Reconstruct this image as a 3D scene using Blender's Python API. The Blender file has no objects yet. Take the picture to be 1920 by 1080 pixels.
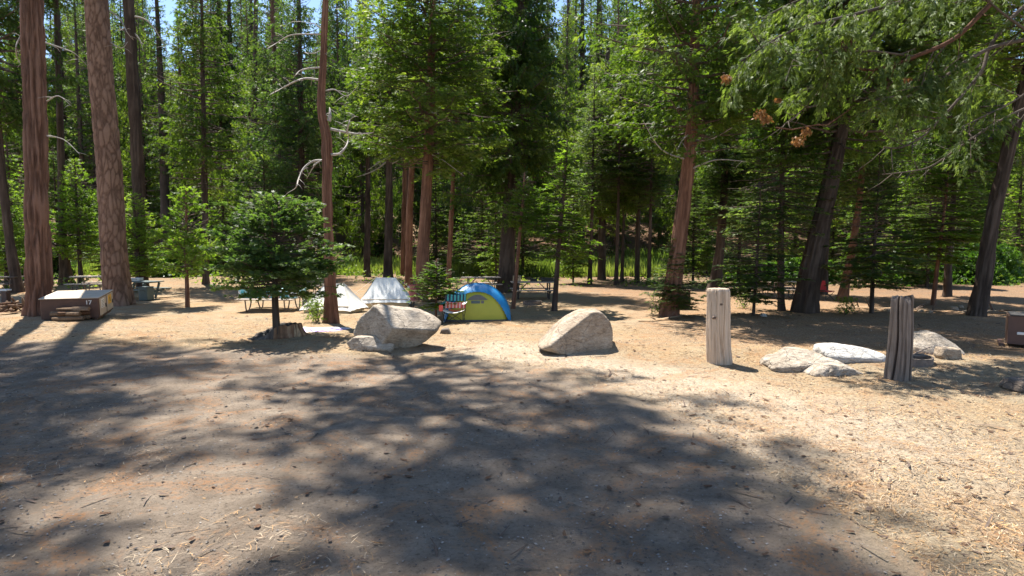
import bpy, math, random
import numpy as np
from mathutils import Vector, Matrix, Quaternion
sc = bpy.context.scene
C = sc.collection
# ------------------------------------------------------------------ camera, sky, sun
F = 1144.0; HORIZON = 460.0; EYE = 2.2
PITCH = math.atan((540 - HORIZON) / F)
cam = bpy.data.cameras.new('camera'); cam.sensor_width = 36; cam.lens = 36 * F / 1920
cam.clip_end = 2000; cam.clip_start = 0.05
camo = bpy.data.objects.new('camera', cam); C.objects.link(camo)
camo.location = (0, 0, EYE); camo.rotation_euler = (math.pi / 2 - PITCH, 0, 0)
sc.camera = camo
SUN_EL = 64.0; SUN_AZ = math.atan2(-0.5, 0.87)
w = bpy.data.worlds.new('World'); sc.world = w; w.use_nodes = True
nt = w.node_tree; bg = nt.nodes['Background']
sky = nt.nodes.new('ShaderNodeTexSky'); sky.sky_type = 'NISHITA'; sky.sun_disc = False
sky.sun_elevation = math.radians(SUN_EL); sky.sun_rotation = SUN_AZ
sky.air_density = 1.0; sky.dust_density = 0.6; sky.ozone_density = 1.5; sky.altitude = 1500
nt.links.new(sky.outputs[0], bg.inputs[0]); bg.inputs[1].default_value = 0.10
sl = bpy.data.lights.new('sun', 'SUN'); sl.energy = 5.0; sl.angle = math.radians(0.53); sl.color = (1, .95, .87)
so = bpy.data.objects.new('sun', sl); C.objects.link(so)
e = math.radians(SUN_EL)
TOSUN = Vector((math.sin(SUN_AZ) * math.cos(e), math.cos(SUN_AZ) * math.cos(e), math.sin(e)))
so.rotation_euler = TOSUN.to_track_quat('Z', 'Y').to_euler(); so.location = (0, 0, 60)
sc.view_settings.view_transform = 'Standard'; sc.view_settings.look = 'None'
sc.view_settings.exposure = 1.42; sc.view_settings.gamma = 1
sc.cycles.max_bounces = 6; sc.cycles.diffuse_bounces = 3; sc.cycles.transmission_bounces = 4
sc.cycles.transparent_max_bounces = 4; sc.cycles.sample_clamp_indirect = 4
sc.cycles.use_denoising = True

# ------------------------------------------------------------------ maths helpers
R = random.Random(7)
def ss(a, b, x):
    t = np.clip((x - a) / (b - a), 0, 1); return t * t * (3 - 2 * t)
def gh(x, y):
    x = np.asarray(x, float); y = np.asarray(y, float)
    z = .035 * np.sin(.9 * x + 1) * np.sin(.7 * y + .5) + .02 * np.sin(2.1 * x + .8 * y) * np.sin(1.7 * y - .4 * x)
    z = z + .012 * np.sin(4.7 * x - 2.2 * y) * np.sin(3.9 * y + 1.1 * x)
    edge = 12.3 - .25 * (x - 4)
    z = z + .10 * np.exp(-((y - edge) / 1.1) ** 2) * ss(-2, 2, x)
    z = z - .12 * ss(0, 4, y - edge)
    z = z + .16 * np.exp(-((x - 1.55) / .62) ** 2 - ((y - 12.75) / .5) ** 2) + .05 * np.exp(-((x + 2.6) / .9) ** 2 - ((y - 13.2) / .5) ** 2)
    z = z + .25 * np.sin(.11 * x + .6) * np.sin(.13 * y) * ss(20, 40, y)
    t = np.maximum(0, y - 46 + 3 * np.sin(x * .07))
    z = z + .05 * np.minimum(t, 16) + .26 * np.clip(t - 16, 0, 110)
    z = z + .8 * np.sin(x * .15) * np.sin(y * .12) * ss(60, 80, y)
    return z
def gz(x, y): return float(gh(x, y))
cp, sp_ = math.cos(PITCH), math.sin(PITCH)
def ray(px, py):
    u = 540 - py
    return Vector((px - 960, F * cp + u * sp_, -F * sp_ + u * cp)).normalized()
def P(px, py, Y):
    d = ray(px, py); return Vector((0, 0, EYE)) + d * (Y / d.y)
def G(px, py):
    d = ray(px, py); t = 1.0
    while t < 400:
        p = Vector((0, 0, EYE)) + d * t
        if p.z <= gz(p.x, p.y): break
        t += .03 + t * .002
    lo, hi = t - 1, t
    for _ in range(18):
        m = (lo + hi) / 2; p = Vector((0, 0, EYE)) + d * m
        if p.z <= gz(p.x, p.y): hi = m
        else: lo = m
    p = Vector((0, 0, EYE)) + d * hi
    return Vector((p.x, p.y, gz(p.x, p.y)))
def h3(ix, iy, iz, s):
    n = (ix * 374761393 + iy * 668265263 + iz * 2147483647 + s * 1274126177) & 0xffffffff
    n = ((n ^ (n >> 13)) * 1274126177) & 0xffffffff
    return ((n ^ (n >> 16)) & 0xffffff) / float(0xffffff)
def vn(p, s=0):
    p = np.asarray(p, float); i = np.floor(p).astype(np.int64); f = p - i; f = f * f * (3 - 2 * f)
    r = 0
    for a in (0, 1):
        for b in (0, 1):
            for c in (0, 1):
                wgt = (f[..., 0] if a else 1 - f[..., 0]) * (f[..., 1] if b else 1 - f[..., 1]) * (f[..., 2] if c else 1 - f[..., 2])
                r = r + wgt * h3(i[..., 0] + a, i[..., 1] + b, i[..., 2] + c, s)
    return r * 2 - 1
def fbm(p, o=4, s=0):
    r = 0; a = 1
    p = np.asarray(p, float)
    for k in range(o):
        r = r + a * vn(p, s + k); p = p * 2.03; a *= .5
    return r

# ------------------------------------------------------------------ object helpers
def mesh_np(name, V, faces, mat, smooth=False, attr=None):
    """faces: list of (K,n) int arrays (n verts each)"""
    me = bpy.data.meshes.new(name)
    V = np.asarray(V, np.float32)
    if not isinstance(faces, list): faces = [faces]
    faces = [np.asarray(f, np.int32) for f in faces if len(f)]
    nl = sum(f.size for f in faces); nf = sum(len(f) for f in faces)
    me.vertices.add(len(V)); me.vertices.foreach_set('co', V.ravel())
    me.loops.add(nl); me.polygons.add(nf)
    me.loops.foreach_set('vertex_index', np.concatenate([f.ravel() for f in faces]))
    tot = np.concatenate([np.full(len(f), f.shape[1], np.int32) for f in faces])
    st = np.concatenate([[0], np.cumsum(tot)[:-1]]).astype(np.int32)
    me.polygons.foreach_set('loop_start', st); me.polygons.foreach_set('loop_total', tot)
    if attr is not None:
        for k, v in attr.items():
            a = me.attributes.new(k, 'FLOAT', 'POINT'); a.data.foreach_set('value', np.asarray(v, np.float32))
    mats = mat if isinstance(mat, (list, tuple)) else [mat]
    for m in mats: me.materials.append(m)
    me.update(calc_edges=True); me.validate()
    me.polygons.foreach_set('use_smooth', [smooth] * len(me.polygons))
    return me
def obj(name, me, parent=None, loc=None, **kw):
    o = bpy.data.objects.new(name, me); C.objects.link(o)
    if parent is not None: o.parent = parent
    if loc is not None: o.location = loc
    for k, v in kw.items(): o[k] = v
    return o
def thing(name, label, cat, loc=(0, 0, 0), rz=0, group=None):
    o = bpy.data.objects.new(name, None); C.objects.link(o); o.empty_display_size = .2
    o.location = loc; o.rotation_euler = (0, 0, rz)
    o['label'] = label; o['category'] = cat
    if group: o['group'] = group
    return o
def tag(o, label, cat, group=None):
    o['label'] = label; o['category'] = cat
    if group: o['group'] = group
    return o
class MB:
    def __init__(s): s.v = []; s.f = []
    def box(s, c, size, rot=None, bev=0.0):
        c = Vector(c); hx, hy, hz = [q / 2 for q in size]; b = min(bev, hx * .9, hy * .9, hz * .9)
        M = rot if rot is not None else Matrix.Identity(3)
        n = len(s.v)
        if b <= 0:
            for x in (-hx, hx):
                for y in (-hy, hy):
                    for z in (-hz, hz): s.v.append(c + M @ Vector((x, y, z)))
            for f in ((0, 1, 3, 2), (4, 6, 7, 5), (0, 4, 5, 1), (2, 3, 7, 6), (0, 2, 6, 4), (1, 5, 7, 3)): s.f.append(tuple(n + i for i in f))
            return s
        idx = {}
        for sx in (-1, 1):
            for sy in (-1, 1):
                for sz in (-1, 1):
                    for a in range(3):
                        q = [hx - b, hy - b, hz - b]; q[a] = (hx, hy, hz)[a]
                        idx[(sx, sy, sz, a)] = len(s.v); s.v.append(c + M @ Vector((sx * q[0], sy * q[1], sz * q[2])))
        def F_(l): s.f.append(tuple(idx[k] for k in l))
        for q in (-1, 1):
            F_([(q, -1, -1, 0), (q, 1, -1, 0), (q, 1, 1, 0), (q, -1, 1, 0)][::q])
            F_([(-1, q, -1, 1), (-1, q, 1, 1), (1, q, 1, 1), (1, q, -1, 1)][::q])
            F_([(-1, -1, q, 2), (1, -1, q, 2), (1, 1, q, 2), (-1, 1, q, 2)][::q])
        for sx in (-1, 1):
            for sy in (-1, 1):
                F_([(sx, sy, -1, 0), (sx, sy, 1, 0), (sx, sy, 1, 1), (sx, sy, -1, 1)][::sx * sy])
                for sz in (-1, 1): F_([(sx, sy, sz, 0), (sx, sy, sz, 1), (sx, sy, sz, 2)][::sx * sy * sz])
            for sz in (-1, 1): F_([(sx, -1, sz, 0), (sx, -1, sz, 2), (sx, 1, sz, 2), (sx, 1, sz, 0)][::sx * sz])
        for sy in (-1, 1):
            for sz in (-1, 1): F_([(-1, sy, sz, 1), (1, sy, sz, 1), (1, sy, sz, 2), (-1, sy, sz, 2)][::sy * sz])
        return s
    def tube(s, pts, r, n=8, closed=False):
        pts = [Vector(p) for p in pts]; rs = r if isinstance(r, (list, tuple)) else [r] * len(pts)
        base = len(s.v); up = Vector((0, 0, 1)); N = len(pts)
        for i, p in enumerate(pts):
            if closed: t = pts[(i + 1) % N] - pts[i - 1]
            else: t = pts[min(i + 1, N - 1)] - pts[max(i - 1, 0)]
            t.normalize(); a = t.cross(up)
            if a.length < .15: a = t.cross(Vector((1, 0, 0)))
            a.normalize(); b = t.cross(a)
            for k in range(n):
                q = 2 * math.pi * k / n; s.v.append(p + (a * math.cos(q) + b * math.sin(q)) * rs[i])
        for i in range(N if closed else N - 1):
            j = (i + 1) % N
            for k in range(n):
                l = (k + 1) % n; s.f.append((base + i * n + k, base + i * n + l, base + j * n + l, base + j * n + k))
        if not closed:
            s.f.append(tuple(base + k for k in range(n))[::-1]); s.f.append(tuple(base + (N - 1) * n + k for k in range(n)))
        return s
    def quad(s, *ps):
        n = len(s.v); s.v += [Vector(p) for p in ps]; s.f.append(tuple(range(n, n + len(ps)))); return s
    def grid(s, fn, nu, nv, keep=None):
        n = len(s.v)
        for i in range(nu + 1):
            for j in range(nv + 1): s.v.append(Vector(fn(i / nu, j / nv)))
        for i in range(nu):
            for j in range(nv):
                if keep is None or keep((i + .5) / nu, (j + .5) / nv):
                    a = n + i * (nv + 1) + j; s.f.append((a, a + nv + 1, a + nv + 2, a + 1))
        return s
    def mesh(s, name, mat, smooth=False):
        me = bpy.data.meshes.new(name); me.from_pydata([tuple(v) for v in s.v], [], s.f); me.materials.append(mat)
        me.validate(); me.update()
        if smooth: me.polygons.foreach_set('use_smooth', [True] * len(me.polygons))
        return me
    def build(s, name, mat, parent=None, smooth=False, **kw): return obj(name, s.mesh(name, mat, smooth), parent, **kw)

# ------------------------------------------------------------------ materials
def mat_new(name):
    m = bpy.data.materials.new(name); m.use_nodes = True; t = m.node_tree
    return m, t, t.nodes['Principled BSDF']
def N(t, typ, **kw):
    n = t.nodes.new(typ)
    for k, v in kw.items(): setattr(n, k, v)
    return n
def L(t, a, b): t.links.new(a, b)
def ramp(t, src, stops, interp='LINEAR'):
    r = N(t, 'ShaderNodeValToRGB'); r.color_ramp.interpolation = interp
    while len(r.color_ramp.elements) < len(stops): r.color_ramp.elements.new(.5)
    for e_, (p, c) in zip(r.color_ramp.elements, stops):
        e_.position = p; e_.color = (*c, 1) if len(c) == 3 else c
    L(t, src, r.inputs[0]); return r.outputs[0]
def noise(t, vec, scale, detail=4, rough=.55, dist=0):
    n = N(t, 'ShaderNodeTexNoise'); n.inputs['Scale'].default_value = scale; n.inputs['Detail'].default_value = detail
    n.inputs['Roughness'].default_value = rough; n.inputs['Distortion'].default_value = dist
    if vec is not None: L(t, vec, n.inputs['Vector'])
    return n.outputs['Fac']
def mapping(t, vec, scale=(1, 1, 1), rot=(0, 0, 0)):
    m = N(t, 'ShaderNodeMapping'); m.inputs['Scale'].default_value = scale; m.inputs['Rotation'].default_value = rot
    L(t, vec, m.inputs['Vector']); return m.outputs[0]
def mix(t, fac, a, b, mode='MIX'):
    m = N(t, 'ShaderNodeMix', data_type='RGBA', blend_type=mode)
    for inp, v in ((m.inputs[0], fac), (m.inputs[6], a), (m.inputs[7], b)):
        if hasattr(v, 'is_linked'): L(t, v, inp)
        elif isinstance(v, (int, float)): inp.default_value = v
        else: inp.default_value = (*v, 1)
    return m.outputs[2]
def bump(t, bsdf, h, strength=.5, dist=.02):
    b = N(t, 'ShaderNodeBump'); b.inputs['Strength'].default_value = strength; b.inputs['Distance'].default_value = dist
    L(t, h, b.inputs['Height']); L(t, b.outputs[0], bsdf.inputs['Normal']); return b
def coords(t, kind='Object'): return N(t, 'ShaderNodeTexCoord').outputs[kind]
def simple(name, col, rough=.6, metal=0, var=.25, scale=8, bmp=.15, stretch=(1, 1, 1), bd=.01, col2=None):
    m, t, b = mat_new(name); v = mapping(t, coords(t), stretch)
    n = noise(t, v, scale, 5); c2 = col2 or tuple(c * (1 - var) for c in col); c3 = tuple(min(1, c * (1 + var * .6)) for c in col)
    L(t, ramp(t, n, [(.3, c2), (.7, c3)]), b.inputs['Base Color'])
    b.inputs['Roughness'].default_value = rough; b.inputs['Metallic'].default_value = metal
    n2 = noise(t, v, scale * 4, 4); bump(t, b, n2, bmp, bd); return m
def math_n(t, op, a, b=None):
    m = N(t, 'ShaderNodeMath', operation=op)
    for i, v in enumerate((a, b)):
        if v is None: continue
        if hasattr(v, 'is_linked'): L(t, v, m.inputs[i])
        else: m.inputs[i].default_value = v
    return m.outputs[0]

def leaf_mat(name, ca, cb, cc, trans=.45, tcol=None, rough=.5):
    """ca..cc: colour range by the leaf's own tone attribute"""
    m, t, b = mat_new(name)
    at = N(t, 'ShaderNodeAttribute', attribute_name='tone')
    oi = N(t, 'ShaderNodeObjectInfo')
    s = math_n(t, 'ADD', at.outputs['Fac'], math_n(t, 'MULTIPLY', math_n(t, 'SUBTRACT', oi.outputs['Random'], .5), .25))
    col = ramp(t, s, [(0, ca), (.5, cb), (1, cc)])
    L(t, col, b.inputs['Base Color']); b.inputs['Roughness'].default_value = rough
    b.inputs['Specular IOR Level'].default_value = .28
    tr = N(t, 'ShaderNodeBsdfTranslucent')
    tc = mix(t, 1.0, col, tcol or (1.9, 2.1, .6), 'MULTIPLY'); L(t, tc, tr.inputs[0])
    mx = N(t, 'ShaderNodeMixShader'); mx.inputs[0].default_value = trans
    L(t, b.outputs[0], mx.inputs[1]); L(t, tr.outputs[0], mx.inputs[2])
    L(t, mx.outputs[0], t.nodes['Material Output'].inputs[0]); return m
M = {}
M['cedar_leaf'] = leaf_mat('cedar_leaf', (.040, .080, .014), (.092, .138, .028), (.22, .25, .085), .5)
M['cedar_dark'] = leaf_mat('cedar_dark', (.024, .048, .013), (.055, .095, .022), (.13, .17, .055), .5)
M['olive_leaf'] = leaf_mat('olive_leaf', (.050, .080, .022), (.105, .150, .042), (.21, .26, .09), .5, (1.7, 1.8, .7), .6)
M['fir_leaf'] = leaf_mat('fir_leaf', (.036, .070, .024), (.082, .130, .042), (.19, .23, .095), .5, (1.7, 1.9, .65))
M['pine_leaf'] = leaf_mat('pine_leaf', (.022, .045, .018), (.042, .072, .026), (.075, .105, .035), .3)
M['sapling_leaf'] = leaf_mat('sapling_leaf', (.060, .115, .022), (.125, .195, .035), (.23, .29, .075), .5)
M['dead_leaf'] = leaf_mat('dead_leaf', (.20, .095, .035), (.30, .16, .065), (.40, .25, .12), .4, (1.2, 1, .6))
M['shrub_leaf'] = leaf_mat('shrub_leaf', (.035, .080, .014), (.062, .125, .022), (.11, .175, .040), .45, (1.5, 1.7, .6), .4)
M['grass'] = leaf_mat('grass', (.09, .15, .03), (.17, .24, .055), (.30, .33, .11), .45, (1.3, 1.4, .6), .5)

def bark_mat(name, dark, mid, light, sz=(7, 7, .9), plates=False):
    m, t, b = mat_new(name); co = coords(t)
    v = mapping(t, co, sz); n = noise(t, v, 2.2, 8, .65, .4)
    at = N(t, 'ShaderNodeAttribute', attribute_name='ridge')
    n3 = noise(t, co, 1.3, 3)
    s = math_n(t, 'ADD', math_n(t, 'MULTIPLY', n, .6), math_n(t, 'MULTIPLY', at.outputs['Fac'], .42))
    col = ramp(t, s, [(.26, dark), (.5, mid), (.74, light)])
    col = mix(t, .35, col, ramp(t, n3, [(.3, tuple(c * .6 for c in mid)), (.7, light)]))
    L(t, col, b.inputs['Base Color']); b.inputs['Roughness'].default_value = .9; b.inputs['Specular IOR Level'].default_value = .15
    n2 = noise(t, mapping(t, co, (sz[0] * 2, sz[1] * 2, sz[2] * 2.4)), 3.5, 8, .7)
    bump(t, b, n2, .8, .03); return m
M['cedar_bark'] = bark_mat('cedar_bark', (.045, .022, .015), (.15, .080, .055), (.27, .155, .11))
M['red_bark'] = bark_mat('red_bark', (.04, .017, .011), (.155, .075, .048), (.29, .155, .10), (9, 9, 1.1))
M['pine_bark'] = bark_mat('pine_bark', (.055, .030, .021), (.18, .108, .076), (.31, .20, .145), (7, 7, 3))
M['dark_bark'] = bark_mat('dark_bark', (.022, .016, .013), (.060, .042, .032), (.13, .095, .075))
M['grey_bark'] = bark_mat('grey_bark', (.05, .04, .033), (.13, .10, .08), (.25, .21, .17))
M['dead_wood'] = simple('dead_wood', (.36, .32, .28), .8, var=.4, scale=20, stretch=(1, 1, 1))
M['twig'] = simple('twig', (.11, .075, .055), .85, var=.4, scale=10)

def ground_mat():
    m, t, b = mat_new('ground_soil'); co = coords(t)
    at = N(t, 'ShaderNodeAttribute', attribute_name='road')
    big = noise(t, co, .35, 5, .6); med = noise(t, co, 2.2, 6, .65, .6); fine = noise(t, co, 24, 6, .75); vf = noise(t, co, 90, 4, .7)
    dirt = ramp(t, med, [(.25, (.235, .180, .118)), (.5, (.325, .258, .170)), (.75, (.42, .345, .24))])
    litter = ramp(t, fine, [(.3, (.13, .085, .045)), (.5, (.34, .24, .135)), (.7, (.48, .37, .235))])
    lm = ramp(t, math_n(t, 'ADD', math_n(t, 'MULTIPLY', big, .6), math_n(t, 'MULTIPLY', med, .5)), [(.47, (0, 0, 0)), (.66, (1, 1, 1))])
    col = mix(t, lm, dirt, litter)
    og = noise(t, mapping(t, co, (1, 1, 1), (0, 0, 1)), 1.1, 6, .7, 1.0); col = mix(t, ramp(t, og, [(.48, (0, 0, 0)), (.68, (.5, .5, .5))]), col, (.36, .20, .10))
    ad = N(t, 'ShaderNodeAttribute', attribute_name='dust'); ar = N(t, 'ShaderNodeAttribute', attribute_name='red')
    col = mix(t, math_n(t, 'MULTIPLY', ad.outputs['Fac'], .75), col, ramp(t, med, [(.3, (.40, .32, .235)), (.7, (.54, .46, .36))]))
    col = mix(t, math_n(t, 'MULTIPLY', ar.outputs['Fac'], .55), col, ramp(t, fine, [(.3, (.15, .075, .04)), (.7, (.38, .235, .14))]))
    road = ramp(t, med, [(.25, (.150, .118, .088)), (.5, (.225, .178, .134)), (.78, (.32, .262, .20))])
    rn = ramp(t, math_n(t, 'ADD', at.outputs['Fac'], math_n(t, 'MULTIPLY', math_n(t, 'SUBTRACT', med, .5), .9)), [(.3, (0, 0, 0)), (.7, (1, 1, 1))])
    col = mix(t, rn, col, road)
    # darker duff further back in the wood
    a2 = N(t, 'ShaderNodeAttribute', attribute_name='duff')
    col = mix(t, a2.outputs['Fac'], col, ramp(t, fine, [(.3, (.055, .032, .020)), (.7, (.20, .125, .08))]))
    sp = ramp(t, fine, [(.32, (.35, .33, .31)), (.45, (.95, .95, .95)), (.58, (1, 1, 1)), (.70, (1.4, 1.36, 1.3))])
    col = mix(t, .9, col, sp, 'MULTIPLY')
    og2 = noise(t, mapping(t, co, (1, 1, 1), (0, 0, .4)), .9, 7, .75, 1.5); col = mix(t, math_n(t, 'MULTIPLY', ramp(t, og2, [(.50, (0, 0, 0)), (.62, (1, 1, 1))]), ramp(t, fine, [(.4, (0, 0, 0)), (.6, (.9, .9, .9))])), col, (.34, .17, .075))
    vo = N(t, 'ShaderNodeTexVoronoi', feature='F1'); vo.inputs['Scale'].default_value = 38; L(t, co, vo.inputs['Vector'])
    peb = ramp(t, vo.outputs['Distance'], [(.10, (1, 1, 1)), (.2, (0, 0, 0))])
    sel = ramp(t, vo.outputs['Color'], [(.70, (0, 0, 0)), (.74, (1, 1, 1))])
    pm = mix(t, 1.0, peb, sel, 'MULTIPLY')
    pc = ramp(t, vf, [(.4, (.10, .09, .085)), (.6, (.42, .38, .34))])
    col = mix(t, pm, col, pc)
    L(t, col, b.inputs['Base Color']); b.inputs['Roughness'].default_value = .95; b.inputs['Specular IOR Level'].default_value = .1
    hsum = math_n(t, 'ADD', math_n(t, 'MULTIPLY', fine, .8), math_n(t, 'ADD', math_n(t, 'MULTIPLY', med, 1.2), math_n(t, 'MULTIPLY', vf, .25)))
    bump(t, b, hsum, 1.0, .05); return m
M['ground'] = ground_mat()

def granite(name, a, c, d):
    m, t, b = mat_new(name); co = coords(t)
    n = noise(t, co, 3, 6, .6, .5); f = noise(t, co, 45, 4, .7); l = noise(t, mapping(t, co, (1, 1, 3)), 7, 6, .7, 1.2)
    col = ramp(t, n, [(.3, a), (.52, c), (.7, d)])
    col = mix(t, .45, col, ramp(t, l, [(.40, tuple(q * .45 for q in a)), (.52, c), (.7, d)]))
    col = mix(t, .55, col, ramp(t, f, [(.3, (.35, .33, .31)), (.5, (.95, .95, .95)), (.7, (1.15, 1.15, 1.15))]), 'MULTIPLY')
    wn = N(t, 'ShaderNodeTexNoise'); wn.inputs['Scale'].default_value = 2.5; L(t, co, wn.inputs['Vector'])
    wv = mix(t, .25, co, wn.outputs['Color']); vo = N(t, 'ShaderNodeTexVoronoi', feature='DISTANCE_TO_EDGE'); vo.inputs['Scale'].default_value = 2.1; L(t, wv, vo.inputs['Vector'])
    ck = ramp(t, vo.outputs['Distance'], [(.0, (.25, .22, .2)), (.012, (1, 1, 1))]); col = mix(t, .28, col, ck, 'MULTIPLY')
    st = noise(t, mapping(t, co, (1, 1, .5)), 1.7, 6, .7, .8); col = mix(t, ramp(t, st, [(.52, (0, 0, 0)), (.66, (.6, .6, .6))]), col, tuple(q * .5 for q in a))
    L(t, col, b.inputs['Base Color']); b.inputs['Roughness'].default_value = .85
    bump(t, b, math_n(t, 'ADD', math_n(t, 'MULTIPLY', ck, .5), math_n(t, 'ADD', l, math_n(t, 'MULTIPLY', f, .35))), .9, .04); return m
M['granite'] = granite('granite', (.27, .21, .15), (.42, .35, .27), (.56, .50, .42))
M['granite_brown'] = granite('granite_brown', (.28, .20, .13), (.40, .31, .22), (.55, .47, .37))
M['granite_pale'] = granite('granite_pale', (.44, .41, .37), (.58, .55, .50), (.70, .68, .64))
M['stone_dark'] = granite('stone_dark', (.10, .075, .06), (.17, .13, .10), (.25, .21, .17))

def post_mat(name, a, c, d):
    m, t, b = mat_new(name); co = coords(t)
    v = mapping(t, co, (14, 14, .7)); n = noise(t, v, 2, 8, .7, .3); bigm = noise(t, co, 2.5, 3)
    at = N(t, 'ShaderNodeAttribute', attribute_name='ridge')
    s = math_n(t, 'ADD', math_n(t, 'MULTIPLY', n, .6), math_n(t, 'MULTIPLY', at.outputs['Fac'], .4))
    col = ramp(t, s, [(.30, a), (.52, c), (.76, d)])
    col = mix(t, .2, col, ramp(t, bigm, [(.35, c), (.65, d)]))
    L(t, col, b.inputs['Base Color']); b.inputs['Roughness'].default_value = .85; b.inputs['Specular IOR Level'].default_value = .2
    bump(t, b, n, 1.0, .03); return m
M['pale_post'] = post_mat('pale_post', (.10, .06, .035), (.42, .31, .215), (.62, .50, .385))
M['grey_post'] = post_mat('grey_post', (.025, .018, .015), (.11, .085, .07), (.26, .215, .18))
M['log_wood'] = post_mat('log_wood', (.14, .085, .05), (.36, .25, .16), (.52, .40, .28))
M['raw_wood'] = simple('raw_wood', (.42, .28, .16), .8, var=.4, scale=6, stretch=(6, 6, 1))
M['stump_wood'] = post_mat('stump_wood', (.06, .03, .018), (.22, .11, .06), (.42, .28, .17))
M['table_wood'] = simple('table_wood', (.40, .33, .27), .7, var=.35, scale=5, stretch=(.6, 8, 8))
M['table_dark'] = simple('table_dark', (.11, .085, .07), .7, var=.3, scale=5, stretch=(.6, 8, 8))
M['steel'] = simple('steel', (.12, .11, .10), .55, .6, .3, 9)
M['rust_steel'] = simple('rust_steel', (.22, .17, .14), .75, .3, .4, 14)
M['box_brown'] = simple('box_brown', (.105, .052, .036), .55, 0, .18, 5, .05)
M['box_beige'] = simple('box_beige', (.50, .41, .31), .6, 0, .12, 5, .05)
M['sign_white'] = simple('sign_white', (.72, .70, .66), .6, 0, .08, 9, .02)
M['sign_yellow'] = simple('sign_yellow', (.75, .42, .04), .5, 0, .08, 9, .02)
M['print_dark'] = simple('print_dark', (.05, .045, .04), .7, 0, .1, 9, .02)
M['canvas'] = simple('canvas', (.80, .77, .69), .85, 0, .08, 4, .25, bd=.01)
M['canvas_grey'] = simple('canvas_grey', (.74, .75, .72), .85, 0, .1, 4, .25, bd=.01)
M['canvas_cream'] = simple('canvas_cream', (.60, .47, .28), .85, 0, .1, 4, .2)
M['groundsheet'] = simple('groundsheet', (.10, .095, .10), .8, 0, .2, 6, .1)
M['tent_lime'] = simple('tent_lime', (.40, .40, .035), .5, 0, .06, 3, .25, bd=.02)
M['tent_blue'] = simple('tent_blue', (.012, .20, .46), .4, 0, .08, 3, .25, bd=.02)
M['tent_mesh'] = simple('tent_mesh', (.16, .15, .13), .8, 0, .15, 20, .1)
M['steel_white'] = simple('steel_white', (.60, .60, .60), .4, .3, .1, 9)
M['black_tube'] = simple('black_tube', (.03, .03, .032), .4, 0, .1, 9)
M['teal'] = simple('teal', (.05, .30, .32), .8, 0, .1, 9)
M['navy'] = simple('navy', (.02, .03, .06), .8, 0, .1, 9)
M['coral'] = simple('coral', (.62, .10, .08), .8, 0, .1, 9)
M['pink'] = simple('pink', (.70, .42, .38), .8, 0, .1, 9)
M['dusty_pink'] = simple('dusty_pink', (.42, .13, .12), .8, 0, .15, 9)
M['cloth_white'] = simple('cloth_white', (.72, .70, .66), .85, 0, .08, 9)
M['red'] = simple('red', (.50, .02, .02), .6, 0, .1, 9)
M['orange'] = simple('orange', (.65, .16, .05), .7, 0, .1, 9)
M['green_grey'] = simple('green_grey', (.10, .13, .12), .7, 0, .1, 9)
M['char'] = simple('char', (.03, .028, .026), .9, 0, .3, 12)
M['needle'] = simple('needle', (.40, .23, .09), .8, 0, .45, 3, 0)
M['needle_pale'] = simple('needle_pale', (.50, .39, .26), .8, 0, .35, 3, 0)
M['needle_dark'] = simple('needle_dark', (.10, .062, .04), .8, 0, .35, 3, 0)
M['pebble'] = simple('pebble', (.27, .24, .21), .8, 0, .5, 2.2, .1)
M['pebble_dark'] = simple('pebble_dark', (.085, .072, .065), .8, 0, .4, 2.2, .1)
M['wood_chip'] = simple('wood_chip', (.44, .32, .20), .8, 0, .4, 2.2, .1)

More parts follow.
